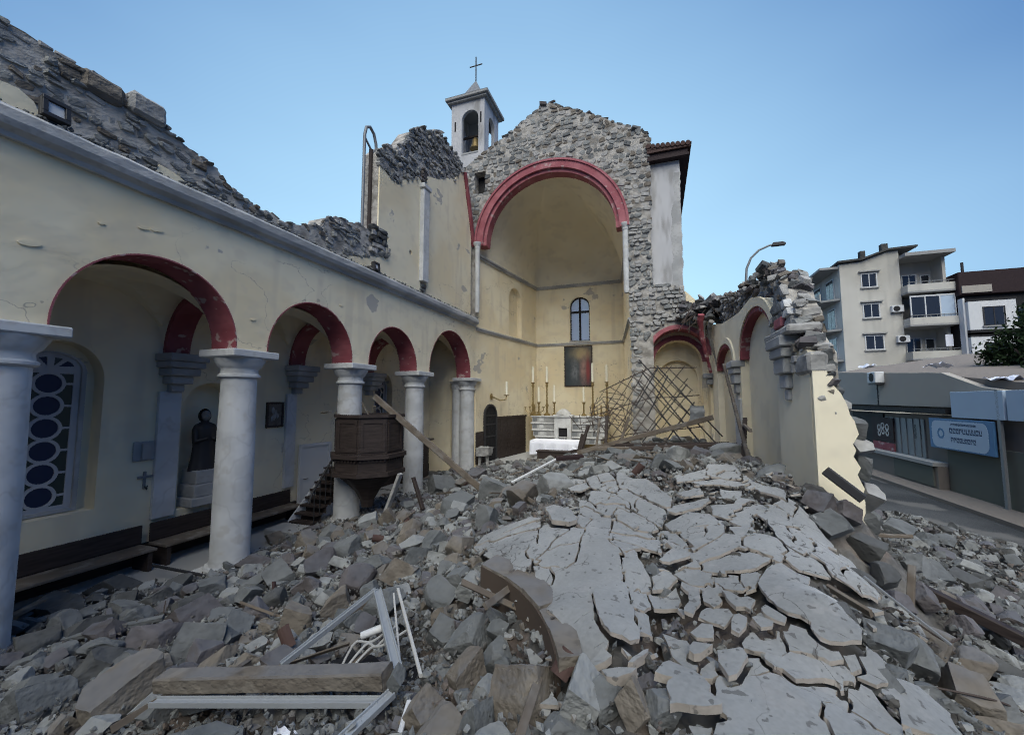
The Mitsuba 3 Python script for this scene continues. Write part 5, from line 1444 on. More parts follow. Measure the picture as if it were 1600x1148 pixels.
    for k, z in enumerate((6.3, 9.2)):
        b = part(t, 'bay', cbx(24.1, Y - .9, z, 27.0, Y - .003, z + 2.35, .02), 'm_whitepaint')
        window(t, 24.95, 26.3, z + .3, z + 1.85, Y - .905, 'm_iron', 2)
        window(t, 27.4, 28.6, z + .2, z + 1.8, Y - .004, 'm_greysteel', 2)
        part(t, 'bay_trim', bx(24.09, Y - .95, z - .22, 27.05, Y - .003, z - .004), 'm_black')
        part(t, 'bay_trim', bx(24.09, Y - .93, z + 2.354, 27.05, Y - .003, z + 2.5), 'm_black')
        part(t, 'side_balcony', cbx(27.2, Y - .8, z - .45, 31, Y - .004, z - .25, .02), 'm_greysteel')
    part(t, 'white_pilaster', bx(23.95, Y - .6, 0, 24.08, Y - .003, 11.9), 'm_whitepaint')
    part(t, 'roof_box', bx(28.2, Y + 2, 14.16, 30.2, Y + 4, 14.7), 'm_concrete')
    part(t, 'roof_pipe', tube([(25.0, Y + 1, 14.1), (25.0, Y + 1, 15.3)], .1, 8), 'm_iron')


def build_shops():
    x = 10.6
    f = lambda m: onx(m, x, 1)
    t = thing('shop_row', 'low row of old shops with a blank grey fascia across the street', 'building')
    part(t, 'wall', onx(extr(sbox(12.0, 0, 34, 2.95), .3), x, 1), 'm_wallbrown')
    part(t, 'fascia', onx(extr(Polygon([(34, 3.38), (19.0, 3.28), (15.0, 3.3), (15.0, 3.75), (17.2, 3.82), (18.5, 4.0), (20.5, 4.62), (29.4, 5.2), (34, 5.5)]), .25), x - .12, 1), 'm_shopwall')
    part(t, 'fascia_joint', bx(x - .135, 25.35, 3.3, x - .121, 25.45, 5.0), 'm_black')
    part(t, 'roof', trimesh.convex.convex_hull(np.array([(x + .14, yy, zz) for yy, zz in ((34, 5.3), (20.5, 4.5), (18, 3.8), (13, 3.6), (34, 3.0), (13, 3.0))] + [(x + 8, yy, zz) for yy, zz in ((34, 6.5), (20.5, 5.2), (13, 4.6), (34, 3.0), (13, 3.0))])), 'm_wallbrown')
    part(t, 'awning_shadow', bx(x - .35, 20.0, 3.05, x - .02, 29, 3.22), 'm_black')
    part(t, 'shutter', bx(x - .06, 25.2, 0.14, x - .004, 28.5, 2.9), 'm_black')
    for k in range(12):
        part(t, 'corrugated_sheet', bx(x - .05 - .03 * (k % 2), 22.0 + k * .25, 1.15, x - .004, 22.235 + k * .25, 2.75), 'm_greysteel')
    part(t, 'ledge', bx(x - .55, 20.6, 1.0, x - .004, 27, 1.14), 'm_concrete')
    part(t, 'low_wall', bx(x - .4, 20.6, .13, x - .004, 27, .997), 'm_wallbrown')
    part(t, 'olive_panel', bx(x - .46, 20.8, .2, x - .405, 23.6, .95), 'm_olive')
    part(t, 'small_window', bx(x - .05, 22.2, 1.9, x - .003, 22.7, 2.5), 'm_black')
    part(t, 'rough_wall', bx(x - .12, 12.0, .13, x - .003, 20.5, 1.95), 'm_olive')
    # poster with pale shapes, red panel below
    p = thing('poster', 'dark poster with pale rounded figures beside the shutter', 'poster')
    part(p, 'board', bx(x - .13, 24.2, 1.55, x - .085, 26.2, 2.72), 'm_maroon')
    for yy, zz in ((24.75, 2.25), (25.15, 2.3), (25.5, 2.2)):
        g = Point(0, 0).buffer(.17, 8).difference(Point(0, .02).buffer(.09, 6))
        part(p, 'pale_figure', onx(extr(affinity.translate(g, yy, zz), .006), x - .137, 1), 'm_curtain')
        part(p, 'pale_figure', onx(extr(affinity.translate(affinity.scale(g, .9, .8), yy, zz - .28), .006), x - .137, 1), 'm_curtain')
    part(p, 'lower_panel', bx(x - .13, 24.2, 1.15, x - .085, 26.2, 1.52), 'm_red')
    # white board, and the pale blue shop sign with its rounded field and two dark lines
    solo('white_board', cbx(x - .3, 17.30, 2.92, x - .2, 19.75, 3.86, .01), 'm_bluewhite', 'large blank white board above the blue sign', 'board')
    solo('white_board', cbx(x - .3, 14.6, 2.92, x - .2, 17.18, 3.86, .01), 'm_bluewhite', 'blank white board next to the large one', 'board')
    s = thing('shop_sign', 'pale blue shop sign with a rounded field and two lines of dark lettering', 'sign')
    part(s, 'board', cbx(x - .34, 17.75, 1.72, x - .26, 21.05, 2.86, .01), 'm_signblue')
    part(s, 'field', onx(extr(sbox(18.25, 2.05, 20.6, 2.5).buffer(.28, 8), .006), x - .347, 1), 'm_bluewhite')
    part(s, 'emblem', onx(extr(Point(20.35, 2.3).buffer(.2, 10).difference(Point(20.35, 2.3).buffer(.12, 8)), .004), x - .352, 1), 'm_signblue', label='round blurred emblem beside the lettering of the sign')
    r = np.random.default_rng(14)
    # the lettering cannot be read in the photograph: strokes of the same size and rhythm
    for z, h, a, b in ((2.63, .07, 18.5, 19.75), (2.34, .19, 18.3, 19.85), (2.02, .17, 18.55, 19.8)):
        yy = b
        while yy > a:
            w = h * r.uniform(.55, .8)
            g = [sbox(yy - w * .25, z, yy, z + h)]
            k = r.integers(3)
            if k != 0:
                g.append(sbox(yy - w, z + h * .75, yy, z + h))
            if k != 1:
                g.append(sbox(yy - w, z, yy, z + h * .25))
            g.append(sbox(yy - w, z + h * .4, yy - w * .75, z + h))
            part(s, 'letter', onx(extr(unary_union(g), .004), x - .352, 1), 'm_ink')
            yy -= w * 1.25
    part(s, 'post', bx(x - .3, 17.5, .13, x - .22, 17.62, 3.9), 'm_greysteel')
    # the air conditioner hangs on the fascia and faces the street
    t = thing('air_conditioner', 'white air conditioner on the grey fascia of the shops', 'air conditioner')
    part(t, 'case', cbx(x - .5, 24.65, 4.4, x - .121, 25.45, 4.95, .03), 'm_whitepaint')
    part(t, 'fan_grille', lathe([(0, 0), (.2, 0), (.22, .02), (0, .03)], 18).apply_transform(trimesh.transformations.rotation_matrix(-math.pi / 2, [0, 1, 0])).apply_translation([x - .501, 25.0, 4.68]), 'm_black')
    part(t, 'bracket', bx(x - .48, 24.7, 4.32, x - .121, 25.4, 4.397), 'm_iron')
    t = thing('street_lamp', 'curved grey street lamp rising behind the broken aisle wall', 'street lamp')
    part(t, 'pole', tube([(4.25, 22, 0), (4.25, 22, 9.3), (4.3, 22, 9.9), (4.5, 22, 10.4), (4.85, 22, 10.75), (5.3, 22, 10.93), (5.45, 22, 10.95)], [.09, .06, .055, .05, .05, .045, .045], 10), 'm_greysteel', smooth=40)
    part(t, 'head', trimesh.convex.convex_hull(np.vstack([bx(5.4, 21.88, 10.88, 5.95, 22.12, 10.96).vertices, bx(5.45, 21.93, 10.96, 5.85, 22.07, 11.04).vertices])), 'm_iron')
    # scraps on the shop roof
    r = np.random.default_rng(4)
    for k, (yy, zz, lab) in enumerate([(26.8, 5.25, 'white torn sheet lying on the edge of the shop roof near the air conditioner'), (20.9, 4.8, 'small white scrap lying on the shop roof at mid length'), (17.6, 4.1, 'pale flat scrap lying on the shop roof near the dark tree')]):
        g = np.stack(np.meshgrid(np.linspace(0, 1, 9), np.linspace(0, 1, 7), indexing='ij'), -1).reshape(-1, 2)
        z = meshkit.fbm(np.c_[g * 3, g[:, 0] * 0 + k], 3, k) * .35
        pts = np.c_[x + .0 + g[:, 1] * .5, yy + g[:, 0] * 1.0, zz + z]
        i = (np.arange(8)[:, None] * 7 + np.arange(6)).ravel()
        f_ = np.vstack([np.c_[i, i + 7, i + 8], np.c_[i, i + 8, i + 1]])
        solo('torn_sheet', trimesh.Trimesh(np.vstack([pts, pts - [0, 0, .01]]), np.vstack([f_, f_ + 63]), process=False), 'm_cloth', lab, 'sheet')
    t = thing('tree', 'dark dense tree over the shop roof', 'tree')
    part(t, 'trunk', tube([(14.5, 22.0, 0), (14.45, 22.0, 2.5), (14.6, 22.1, 4.6)], [.2, .16, .1], 8), 'm_rust')
    for k in range(6):
        a = k * 1.05
        part(t, 'limb', tube([(14.5, 22.0, 3.8 + .15 * k), (14.5 + .9 * math.cos(a), 22.0 + .9 * math.sin(a), 5.0 + .2 * k)], [.08, .03], 6), 'm_rust')
    c = r.normal(0, 1, (60, 3)) * [.62, .7, .62] + [14.5, 22.0, 5.6]
    n = 9000
    q = c[r.integers(60, size=n)] + r.normal(0, .23, (n, 3))
    u, w = r.normal(size=(n, 3)), r.normal(size=(n, 3))
    u /= np.linalg.norm(u, axis=1, keepdims=True)
    w -= u * (u * w).sum(1, keepdims=True)
    w /= np.linalg.norm(w, axis=1, keepdims=True)
    v = np.stack([q - u * .10, q + w * .045, q + u * .10, q - w * .045], 1).reshape(-1, 3)
    i = np.arange(n)[:, None] * 4
    part(t, 'crown', trimesh.Trimesh(v, np.vstack([i + [0, 1, 2], i + [0, 2, 3]]), process=False), 'm_leaf')


build_tower()
build_apartments()
build_shops()

# ---------------------------------------------------------------- the cracked slabs of the fallen vault
_slabs = '0:-256,574 -257,609 -226,619 -192,616 -168,581 -144,502 -136,475 -148,468 -157,468 -171,464 -193,479 -246,560;0:-168,456 -157,462 -147,454 -139,441 -136,430 -139,422 -153,434;10:-160,601 -148,609 -113,568 -98,526 -106,514 -131,526;0:-147,524 -140,542 -99,509 -85,505 -84,475 -81,461 -85,450 -83,434 -90,425 -100,428 -109,429 -121,436 -136,441 -144,457 -143,469 -135,475;0:-81,554 -70,546 -60,561 -58,531 -57,475 -50,466 -43,449 -40,433 -40,410 -45,399 -58,384 -56,357 -51,339 -42,320 -43,314 -50,309 -59,313 -57,323 -59,331 -71,340 -85,352 -105,388 -113,398 -99,396 -97,405 -106,423 -89,417 -81,428 -82,452 -84,476 -85,509;0:-118,421 -108,422 -100,406 -100,396 -113,409;0:-172,814 -167,855 -138,809 -120,754 -129,735 -144,750;0:-133,810 -110,841 -99,843 -79,773 -69,711 -69,681 -90,717 -117,754;0:-103,702 -88,695 -66,659 -47,626 -45,607 -58,621 -61,607 -58,593 -72,593 -86,619 -99,656;0:-114,657 -101,644 -84,602 -70,582 -60,583 -60,564 -71,559 -82,567 -100,588;0:-100,572 -85,556 -88,519 -95,521;0:-56,610 -43,597 -24,572 -15,560 -9,548 -19,540 -30,545 -42,559 -54,569 -59,584;0:-57,558 -41,547 -28,535 -14,537 -5,524 -5,480 -13,483 -27,488 -42,489 -55,493 -55,523;0:-54,477 -43,479 -27,477 -33,471 -40,464 -48,469;0:-63,676 -40,636 -35,616 -20,588 -1,568 3,588 1,601 -14,620 -17,615 -25,640 -35,656 -51,695 -62,693;0:-70,825 -48,766 -25,758 -10,719 11,635 9,609 3,612 -15,636 -35,669 -51,709 -63,726;0:-39,450 -35,435 -28,453 -22,438 -15,418 -16,411 -22,405 -27,408 -33,416;5:-56,372 -53,381 -43,388 -37,399 -30,394 -27,382 -25,363 -21,357 -20,337 -16,330 -15,322 -22,315 -28,317 -36,316 -40,320 -47,334 -51,349;0:-25,389 -20,404 -15,382 -18,376 -23,376;0:-20,366 -16,363 -14,346 -18,344;8:-51,293 -40,307 -33,301 -37,297 -47,294;12:-40,289 -34,290 -16,293 -20,288 -25,286 -29,283 -35,284;5:-29,311 -20,307 -23,305;8:-23,298 -9,317 -10,312 -19,299;0:33,763 75,795 73,754 55,743 34,737;0:77,773 91,833 122,826 123,780 118,746 94,752 76,759;0:59,722 92,737 126,714 116,713 90,723 64,715;0:70,604 96,606 104,628 122,614 125,605 106,589 99,578 100,567 92,546 82,567 69,581;0:132,610 152,606 163,612 170,599 171,585 178,567 174,559 159,553 149,540 146,512 133,494 126,502 123,513 125,542 122,573 119,581;0:12,560 25,573 38,587 55,578 65,543 63,524 47,502 42,491 36,487 27,529 19,546;0:2,542 18,541 25,514 32,488 23,489 5,512 1,528;6:-2,442 11,467 22,470 28,461 28,456 18,449 8,441 1,439;0:32,472 45,491 64,511 75,502 72,482 82,472 93,466 80,449 68,440 56,440 45,445 40,449;0:82,489 97,511 111,505 113,486 103,467 95,471 88,480;0:81,529 93,529 92,510 83,509;0:113,476 124,490 131,484 140,479 141,469 132,466 123,464 119,471;0:149,510 162,535 171,543 190,549 191,534 190,498 179,474 163,467 152,471 149,479 144,484;5:78,415 91,443 98,453 107,457 115,445 125,445 117,422 123,424 127,418 134,421 142,424 130,383 135,378 132,366 130,361 118,355 109,353 104,356 100,362 102,366 97,372 90,375 84,382 81,392;0:119,355 133,364 137,364 133,351 127,347 120,348 117,352;0:89,362 91,361 99,357 108,356 109,352 99,348 94,350 88,352;0:60,354 71,360 81,359 82,352 81,347 72,347 60,350;3:73,381 77,384 83,376 88,370 85,364 81,367 75,372 73,376;6:64,368 69,370 78,364 76,359 68,357;0:71,335 83,345 91,345 102,344 111,340 110,338 100,332 87,325 79,323 77,325 73,327;0:38,311 48,318 55,322 66,326 73,326 76,322 79,319 99,331 105,332 101,324 99,319 92,313 88,312 89,307 85,295 86,291 86,282 79,264 25,247 32,267 37,284 39,290 36,296;0:92,312 99,317 102,312 107,308 108,302 112,301 107,289 86,277 88,286 88,295 86,297;0:111,334 114,335 120,333 121,328 123,322 125,317 123,310 119,310 114,315 113,323 111,326 109,328;0:139,341 143,347 152,354 163,363 167,357 161,341 161,336 156,326 148,326 140,326 143,336 143,339;0:50,321 58,332 63,333 67,329 58,323;5:36,336 51,339 53,338 54,330 49,320 45,311 39,308 37,317 35,324;8:-6,294 -1,305 4,309 11,307 19,304 23,299 27,292 26,286 32,279 31,277 22,273 13,272 2,270 3,276 1,283 2,289 5,293 0,293;0:16,278 22,282 24,276 25,273 22,267 20,267;8:18,336 21,340 34,338 28,332 24,328 20,328 17,331;0:9,343 13,343 17,336 20,325 19,324 14,333;0:29,340 33,340 31,328 29,320 23,320 26,332;5:18,423 22,420 32,412 31,391 24,371 16,374 21,390 22,407 17,418;0:20,435 26,441 39,435 38,423 29,426 25,430;0:37,414 39,420 44,412 46,403 41,398 36,404;4:48,405 55,400 61,392 67,392 71,387 65,376 62,380 55,380 51,392;0:49,425 57,424 66,417 64,415 53,419;0:69,436 76,438 82,432 74,417 68,414 67,424;0:34,379 37,383 48,381 43,373;4:49,362 53,374 57,375 62,370 59,360 53,352 48,356;5:20,354 29,365 37,364 37,356 35,349 24,349;0:23,447 27,460 31,462 37,446 31,445;0:58,438 67,436 65,427 60,429;0:-6,417 5,430 7,430 0,421;0:-6,408 8,417 10,407 8,397 -5,390;0:31,664 54,680 55,659 37,654;0:10,601 50,626 60,634 48,611 20,595;0:131,724 137,680 154,651 152,640 138,659 131,706;0:92,692 107,677 99,640 89,653;0:142,613 156,627 164,616 152,594;0:115,359 124,358 125,348 117,343'
_stones = '-480,264,63,57,t -525,360,65,61,g -330,258,44,42,g -590,252,61,51,g -613,307,76,44,d -620,368,63,50,b -649,433,62,56,b -795,429,57,35,g -774,363,85,36,d -794,333,82,43,d -684,274,41,25,p -787,463,55,42,d -925,407,79,42,d -955,497,79,47,d -715,506,61,48,g -829,528,55,41,d -413,461,57,47,t -437,416,61,48,t -365,536,68,47,t -431,571,54,41,g -572,595,76,63,b -614,554,73,55,g -423,517,54,47,b -751,741,69,58,t -679,857,75,63,p -631,869,60,86,t -360,630,52,49,g -292,594,57,45,t -366,580,58,46,g -568,655,58,55,g -778,632,74,45,b -906,793,61,48,t -722,788,64,52,g -463,710,54,50,t -291,688,76,57,g -245,768,82,74,t -187,792,71,62,p -369,954,89,78,g -421,849,82,65,g -723,1304,107,90,g -668,1453,116,86,b -538,445,51,36,b -518,402,47,41,g -545,482,45,38,d -508,378,45,47,g -153,324,48,53,t -166,276,33,37,t -94,294,61,59,t -53,282,26,52,p -174,375,41,37,g -213,388,37,36,g -18,278,23,40,t -35,285,18,33,g -119,267,33,26,g -10,303,16,17,b -264,421,35,36,g -243,445,43,38,g -227,459,36,31,g -60,266,30,20,g -211,262,27,19,d 7,366,24,28,b 11,348,28,19,g 3,422,23,24,g -13,435,24,34,g 44,956,52,62,p 2,866,48,50,g 91,1069,86,45,b 164,1121,88,47,p -59,1103,78,49,g -130,1165,67,46,g -3,281,22,24,g 133,393,28,27,d 172,433,45,31,g 194,445,40,37,g 232,498,39,35,t 226,445,46,46,t 303,542,35,30,d 318,658,44,31,t 284,620,28,30,b 350,685,45,32,b 190,626,46,40,b 195,605,44,39,g 850,3084,193,162,b 678,2689,136,143,b 220,633,38,32,b 230,613,43,31,d 454,1065,62,52,g 233,583,41,29,d 224,538,31,26,b 245,445,38,35,g 160,341,30,24,g 137,353,28,21,g 186,516,30,26,d'
KIND = {'t': ('m_tan', 'tan'), 'g': ('m_grey', 'grey'), 'b': ('m_brownish', 'brown'), 'p': ('m_dust', 'pale'), 'd': ('m_darkstone', 'dark')}
ANCHORS = [('the foot of the second column', -8.2, 6.4), ('the pulpit', -7.2, 9.2), ('the tall fourth column', -7.9, 13.2), ('the altar steps', -4.8, 18.5), ('the metal lattice', -.5, 14.0), ('the aluminium frame', -2.6, 3.5),
           ('the long tan beam', -2.6, 2.6), ('the curved arch fragment', -1.4, 3.7), ('the smooth slab sheet', -.9, 5.6), ('the fold between the sheets', 0.0, 3.6), ('the wide cracked sheet', 1.2, 5.2),
           ('the torn aisle wall', 2.3, 6.6), ('the brown hollow', 2.9, 4.9), ('the dark benches', -9.3, 5.0), ('the thick edge column', -7.8, 3.0), ('the dark lower corner', -4.9, 2.2), ('the street', 6.0, 10.0), ('the leaning plank', -4.6, 10.4), ('the slope below the hollow', 2.3, 3.1), ('the far crest of the heap', .5, 10.6), ('the middle of the slope', -4.2, 7.0), ('the lower slope', -5.4, 4.6)]
ORD = ['largest'] + [w + ' largest' for w in 'second third fourth fifth sixth seventh eighth ninth tenth eleventh twelfth thirteenth fourteenth fifteenth sixteenth seventeenth eighteenth nineteenth twentieth'.split()]
ORD += [f'{t}-{w} largest' for t in ('twenty', 'thirty', 'forty', 'fifty', 'sixty') for w in 'first second third fourth fifth sixth seventh eighth ninth'.split()]


def seen(p, s):
    """Apparent size of a thing of size s at p from where the photograph was taken."""
    return s / max(0.5, np.linalg.norm(np.asarray(p) - CAM))


def near_to(p):
    return min(ANCHORS, key=lambda a: (a[1] - p[0]) ** 2 + (a[2] - p[1]) ** 2)[0]


def build_slabs():
    r = np.random.default_rng(17)
    plan, todo, raw = [], [], []
    for k, s in enumerate(_slabs.split(';')):
        lift, pts = s.split(':')
        lift = float(lift) / 100
        P = np.array([[float(v) / 100 for v in q.split(',')] for q in pts.split()])
        g = Polygon(P).buffer(0)
        g = max(g.geoms, key=lambda s: s.area) if isinstance(g, MultiPolygon) else g
        raw.append((g, lift))
    cut = []
    for g, lift in raw:                                             # the far plates are cracked once or twice more
        bits = [g]
        cy, ar = g.centroid.y, g.area
        for _ in range(0 if lift > 0 or ar < .09 or cy < 4.3 else 1 if ar < .25 else 2):
            big = max(bits, key=lambda b: b.area)
            c0, a0 = np.array(big.centroid.coords[0]), r.uniform(0, 3.14)
            dd, nn = np.array([math.cos(a0), math.sin(a0)]), np.array([-math.sin(a0), math.cos(a0)])
            ln = LineString([c0 + dd * t + nn * r.normal(0, .035) for t in np.linspace(-2.5, 2.5, 42)])
            two = big.difference(ln.buffer(.006))
            if isinstance(two, MultiPolygon) and min(sorted(q.area for q in two.geoms)[-2:]) > .02:
                bits.remove(big)
                bits += [q for q in two.geoms if q.area > .01]
        cut += [(Polygon(q.exterior), lift) for q in bits]
    raw = cut
    flat = [g for g, lift in raw]
    fat = [g.buffer(.013, quad_segs=2) for g in flat]
    for k, (g, lift) in enumerate(raw):
        if lift == 0:                                               # neighbours meet at a narrow crack
            g = g.buffer(.065, join_style=2).difference(unary_union([h for j, h in enumerate(fat) if j != k and h.distance(g) < .1])).buffer(-.004)
            g = max(g.geoms, key=lambda s: s.area) if isinstance(g, MultiPolygon) else g
            fat[k] = g.buffer(.013, quad_segs=2)
        g = g.buffer(-.003)
        g = max(g.geoms, key=lambda s: s.area) if isinstance(g, MultiPolygon) else g
        g = rough_poly(Polygon(g.exterior), .05, .006, k)
        plan.append(g)
        th = r.uniform(.022, .038)
        if lift > 0.07:
            th += .03
        c = np.array(g.centroid.coords[0])
        m = extr(g, th)
        v, f = trimesh.remesh.subdivide_to_size(m.vertices, m.faces, .12, max_iter=8)
        m = trimesh.Trimesh(v, f)
        v = m.vertices
        t = r.normal(0, (.012 if c[0] < -.05 else .026) + .05 * lift, 2)
        base = heap(v[:, 0], v[:, 1])
        if lift > 0:
            z0 = float(heap(c[0], c[1]))
            base = base * (1 - min(1, lift * 9)) + (z0 + (base - z0) * .75) * min(1, lift * 9)
        z = base + .06 + lift + (v[:, :2] - c) @ t * 1.0 + (r.uniform(-.008, .012) if c[0] < -.05 else r.uniform(-.012, .03))
        rag = (v[:, 2] < th * .9)
        v2 = v.copy()
        v2[:, 2] = z - th + v[:, 2] + (meshkit.fbm(np.c_[v[:, :2] * 4, v[:, 0] * 0], 3, 3) - .5) * .018
        v2[rag, :2] += (meshkit.noise(np.c_[v[rag, :2] * 18, v[rag, 2] * 20], 7)[:, None] - .5) * .02
        m = trimesh.Trimesh(v2, m.faces, process=False)
        todo.append((m, g, c, float(v2[:, 2].mean())))
    order = {}
    for i, (m, g, c, z) in enumerate(todo):
        order.setdefault(near_to(c), []).append((-g.area, i))
    for a, li in order.items():
        for rank, (_, i) in enumerate(sorted(li)):
            m, g, c, z = todo[i]
            x0, y0, x1, y1 = g.bounds
            shape = 'long' if max(x1 - x0, y1 - y0) > 2.1 * min(x1 - x0, y1 - y0) else 'broad'
            solo('cracked_slab', m, 'm_slab', f'{shape} flat grey slab, {ORD[rank]} of the slabs by {a}', 'slab', 'cracked slabs of the fallen vault', smooth=25)
    whole = unary_union(plan)
    # small fragments in the gaps and round the edge of the sheet
    import shapely
    zone = whole.buffer(.30, quad_segs=2)
    shapely.prepare(zone)
    solid = whole.buffer(-.01)
    shapely.prepare(solid)
    frag, order = [], {}
    while len(frag) < 95:
        x, y = r.uniform(-2.4, 2.6), 2.3 + 6 * r.random() ** 1.2
        if not zone.contains(Point(x, y)) or solid.contains(Point(x, y)):
            continue
        s = r.uniform(.03, .085)
        n = int(r.integers(4, 7))
        a = np.sort(r.uniform(0, 6.28, n))
        g = Polygon([(s * r.uniform(.7, 1.3) * math.cos(q), s * r.uniform(.7, 1.3) * math.sin(q)) for q in a]).convex_hull
        if g.area < .0015:
            continue
        m = extr(g, r.uniform(.018, .03))
        m.apply_transform(trimesh.transformations.euler_matrix(r.normal(0, .28), r.normal(0, .28), 0))
        m.apply_translation([x, y, float(heap(x, y)) + r.uniform(.0, .075)])
        frag.append((g.area, m, (x, y)))
        order.setdefault(near_to((x, y)), []).append(len(frag) - 1)
    for a, li in order.items():
        for rank, i in enumerate(sorted(li, key=lambda i: -frag[i][0])):
            solo('slab_fragment', frag[i][1], 'm_slab', f'small grey slab fragment by {a}, {ORD[rank]} fragment there', 'slab fragment', 'small fragments of the cracked slabs')
    return whole


def build_stones(plates):
    r = np.random.default_rng(23)
    frame_zone = unary_union([Polygon([(-4.4, 2.25), (-1.7, 2.1), (-1.7, 3.2), (-2.6, 4.25), (-3.2, 4.2), (-3.6, 3.0)]), LineString([(-1.75, 4.3), (-1.35, 4.05), (-.95, 3.6), (-.76, 3.25)]).buffer(.19)])
    inner = plates.buffer(.2, quad_segs=2).buffer(-.22, quad_segs=2)
    items = []                                                     # (seen size, mesh, kind, centre)
    taken = []
    for s in _stones.split():
        x, y, w, h, k = s.split(',')
        x, y, w, h = (float(v) / 100 for v in (x, y, w, h))
        d = r.uniform(.8, 1.1) * (w + h) / 2
        if frame_zone.contains(Point(x, y)):
            continue
        w, h = w * .92, h * .92
        dist = math.hypot(x, y)
        m = rock((w * 1.08, d * .9, h * 1.1), r, 4 if dist < 4.2 else 3, .05)
        spin(m, r, .2)
        z = float(heap(x, y)) - (h * .28 if inner.contains(Point(x, y)) else 0)
        m.apply_translation([x, y, z + h * .12])
        items.append((seen((x, y, z), (w + h) / 2), m, k, (x, y, z), (w + h) / 2))
        taken.append((x, y, (w + h) * .26))
    hand = len(items)
    # the rest of the heap: darts of falling size
    T_ = [np.array(taken)]
    avoid = plates
    gridcell = {}
    def ok(x, y, rad):
        for a in range(int((x - .5) * 2), int((x + .5) * 2) + 1):
            for b in range(int((y - .5) * 2), int((y + .5) * 2) + 1):
                for (u, v, w) in gridcell.get((a, b), ()):
                    if (u - x) ** 2 + (v - y) ** 2 < ((rad + w) * .8) ** 2:
                        return False
        return True
    def add(x, y, rad):
        gridcell.setdefault((int(math.floor(x * 2)), int(math.floor(y * 2))), []).append((x, y, rad))
    for x, y, rad in taken:
        add(x, y, rad)
    import shapely
    thin = plates.buffer(.03, quad_segs=1).simplify(.02)
    close = thin.buffer(.25, quad_segs=2)
    shapely.prepare(close)
    hull = thin.buffer(.24, quad_segs=2).buffer(-.2, quad_segs=2)
    shapely.prepare(hull)
    small = {k: [] for k in KIND}
    pr_ = {lv: [rock((1, 1, .8), r, lv, .055) for k in range(30)] for lv in (1, 2, 3)}
    for rad0, tries in ((.20, 700), (.15, 3600), (.11, 9000), (.075, 20000), (.05, 34000), (.035, 34000)):
        X = r.uniform(-9.6, 9.0, tries)
        Yv = np.where(r.random(tries) < .55, r.uniform(1.2, 9, tries), r.uniform(1.2, 19.5, tries))
        avoid = thin.buffer(.75 * rad0, quad_segs=2)
        shapely.prepare(avoid)
        inside = shapely.contains_xy(avoid, X, Yv)
        H = heap(X, Yv)
        for x, y, ins, z in zip(X, Yv, inside, H):
            if z < .10 - .03 * (rad0 < .1) or ins or (y > 18.3 and not -8.0 < x < -1.2) or (1.75 < x < 3.0 and y > 5.2) or (x > 2.9 and rad0 > .2):
                continue
            if (rad0 > .055 and hull.contains(Point(x, y))) or frame_zone.contains(Point(x, y)) and rad0 > .06:
                continue
            if x < -8.0 and rad0 > .15 and y > 4.5:
                continue
            rad = rad0 * r.uniform(.8, 1.25)
            if not ok(x, y, rad):
                continue
            add(x, y, rad)
            px = seen((x, y, z), rad * 2) * 400
            m = pr_[3 if px > 22 else 2 if px > 7 else 1][int(r.integers(30))].copy()
            m.apply_scale(rad * 2 * r.uniform(.8, 1.15, 3) * [1, 1, .85])
            spin(m, r, .45)
            warm = meshkit.noise(np.array([x * .7, y * .7, 3.0]), 2)
            if x > 3:
                k = 'ggppdb'[int(r.integers(6))]
            elif x < -5.5 and y < 5:
                k = 'gdgbgd'[int(r.integers(6))]
            else:
                k = ('gptpbg' if warm > .45 else 'ptbgpg')[int(r.integers(6))]
            m.apply_translation([x, y, z - .05 + rad * (r.uniform(-.5, .2) if close.contains(Point(x, y)) else r.uniform(.1, .8))])
            items.append((seen((x, y, z), rad * 2), m, k, (x, y, z), rad * 2))
    first = sorted(range(hand), key=lambda i: -items[i][0]) + sorted(range(hand, len(items)), key=lambda i: -items[i][0])
    order = {}
    for i in first[:296]:
        order.setdefault((near_to(items[i][3]), KIND[items[i][2]][1]), []).append((-items[i][4], i))
    for (a, colour), li in order.items():
        for rank, (_, i) in enumerate(sorted(li)):
            m, k, p, s = items[i][1:]
            size = 'big' if s > .42 else 'medium' if s > .25 else 'small'
            solo('rubble_stone', m, KIND[k][0], f'{size} {colour} stone by {a}, {ORD[rank]} {colour} stone there', 'stone', 'loose stones of the rubble heap', smooth=28)
    for i in first[296:]:
        small[items[i][2]].append(items[i][1])
    for k, ms in small.items():
        if ms:
            key = numbered('rubble_stones')
            put(key, cat(ms), KIND[k][0], smooth=False)
            tag(key, f'countless smaller {KIND[k][1]} stones of the rubble heap', 'rubble', None, 'stuff')
    # grit: splinters and crumbs, all over
    n = 60000
    X, Yv = r.uniform(-9.3, 8.6, n), 1.0 + 15 * r.random(n) ** 1.5
    H = heap(X, Yv)
    keep = (H > .06) & ~((X > 1.8) & (X < 2.95) & (Yv > 5.3)) & ~((Yv > 18.2))
    X, Yv, H = X[keep], Yv[keep], H[keep]
    on = shapely.contains_xy(plates, X, Yv)
    sel = ~on | (r.random(len(X)) < .03)
    X, Yv, H, on = X[sel], Yv[sel], H[sel], on[sel]
    V0 = np.array([[1, 0, 0], [-1, 0, 0], [0, 1, 0], [0, -1, 0], [0, 0, 1], [0, 0, -1], [.6, .6, .5], [-.6, .5, -.6]])
    F0 = trimesh.convex.convex_hull(V0).faces
    V0 = trimesh.convex.convex_hull(V0).vertices
    vs = []
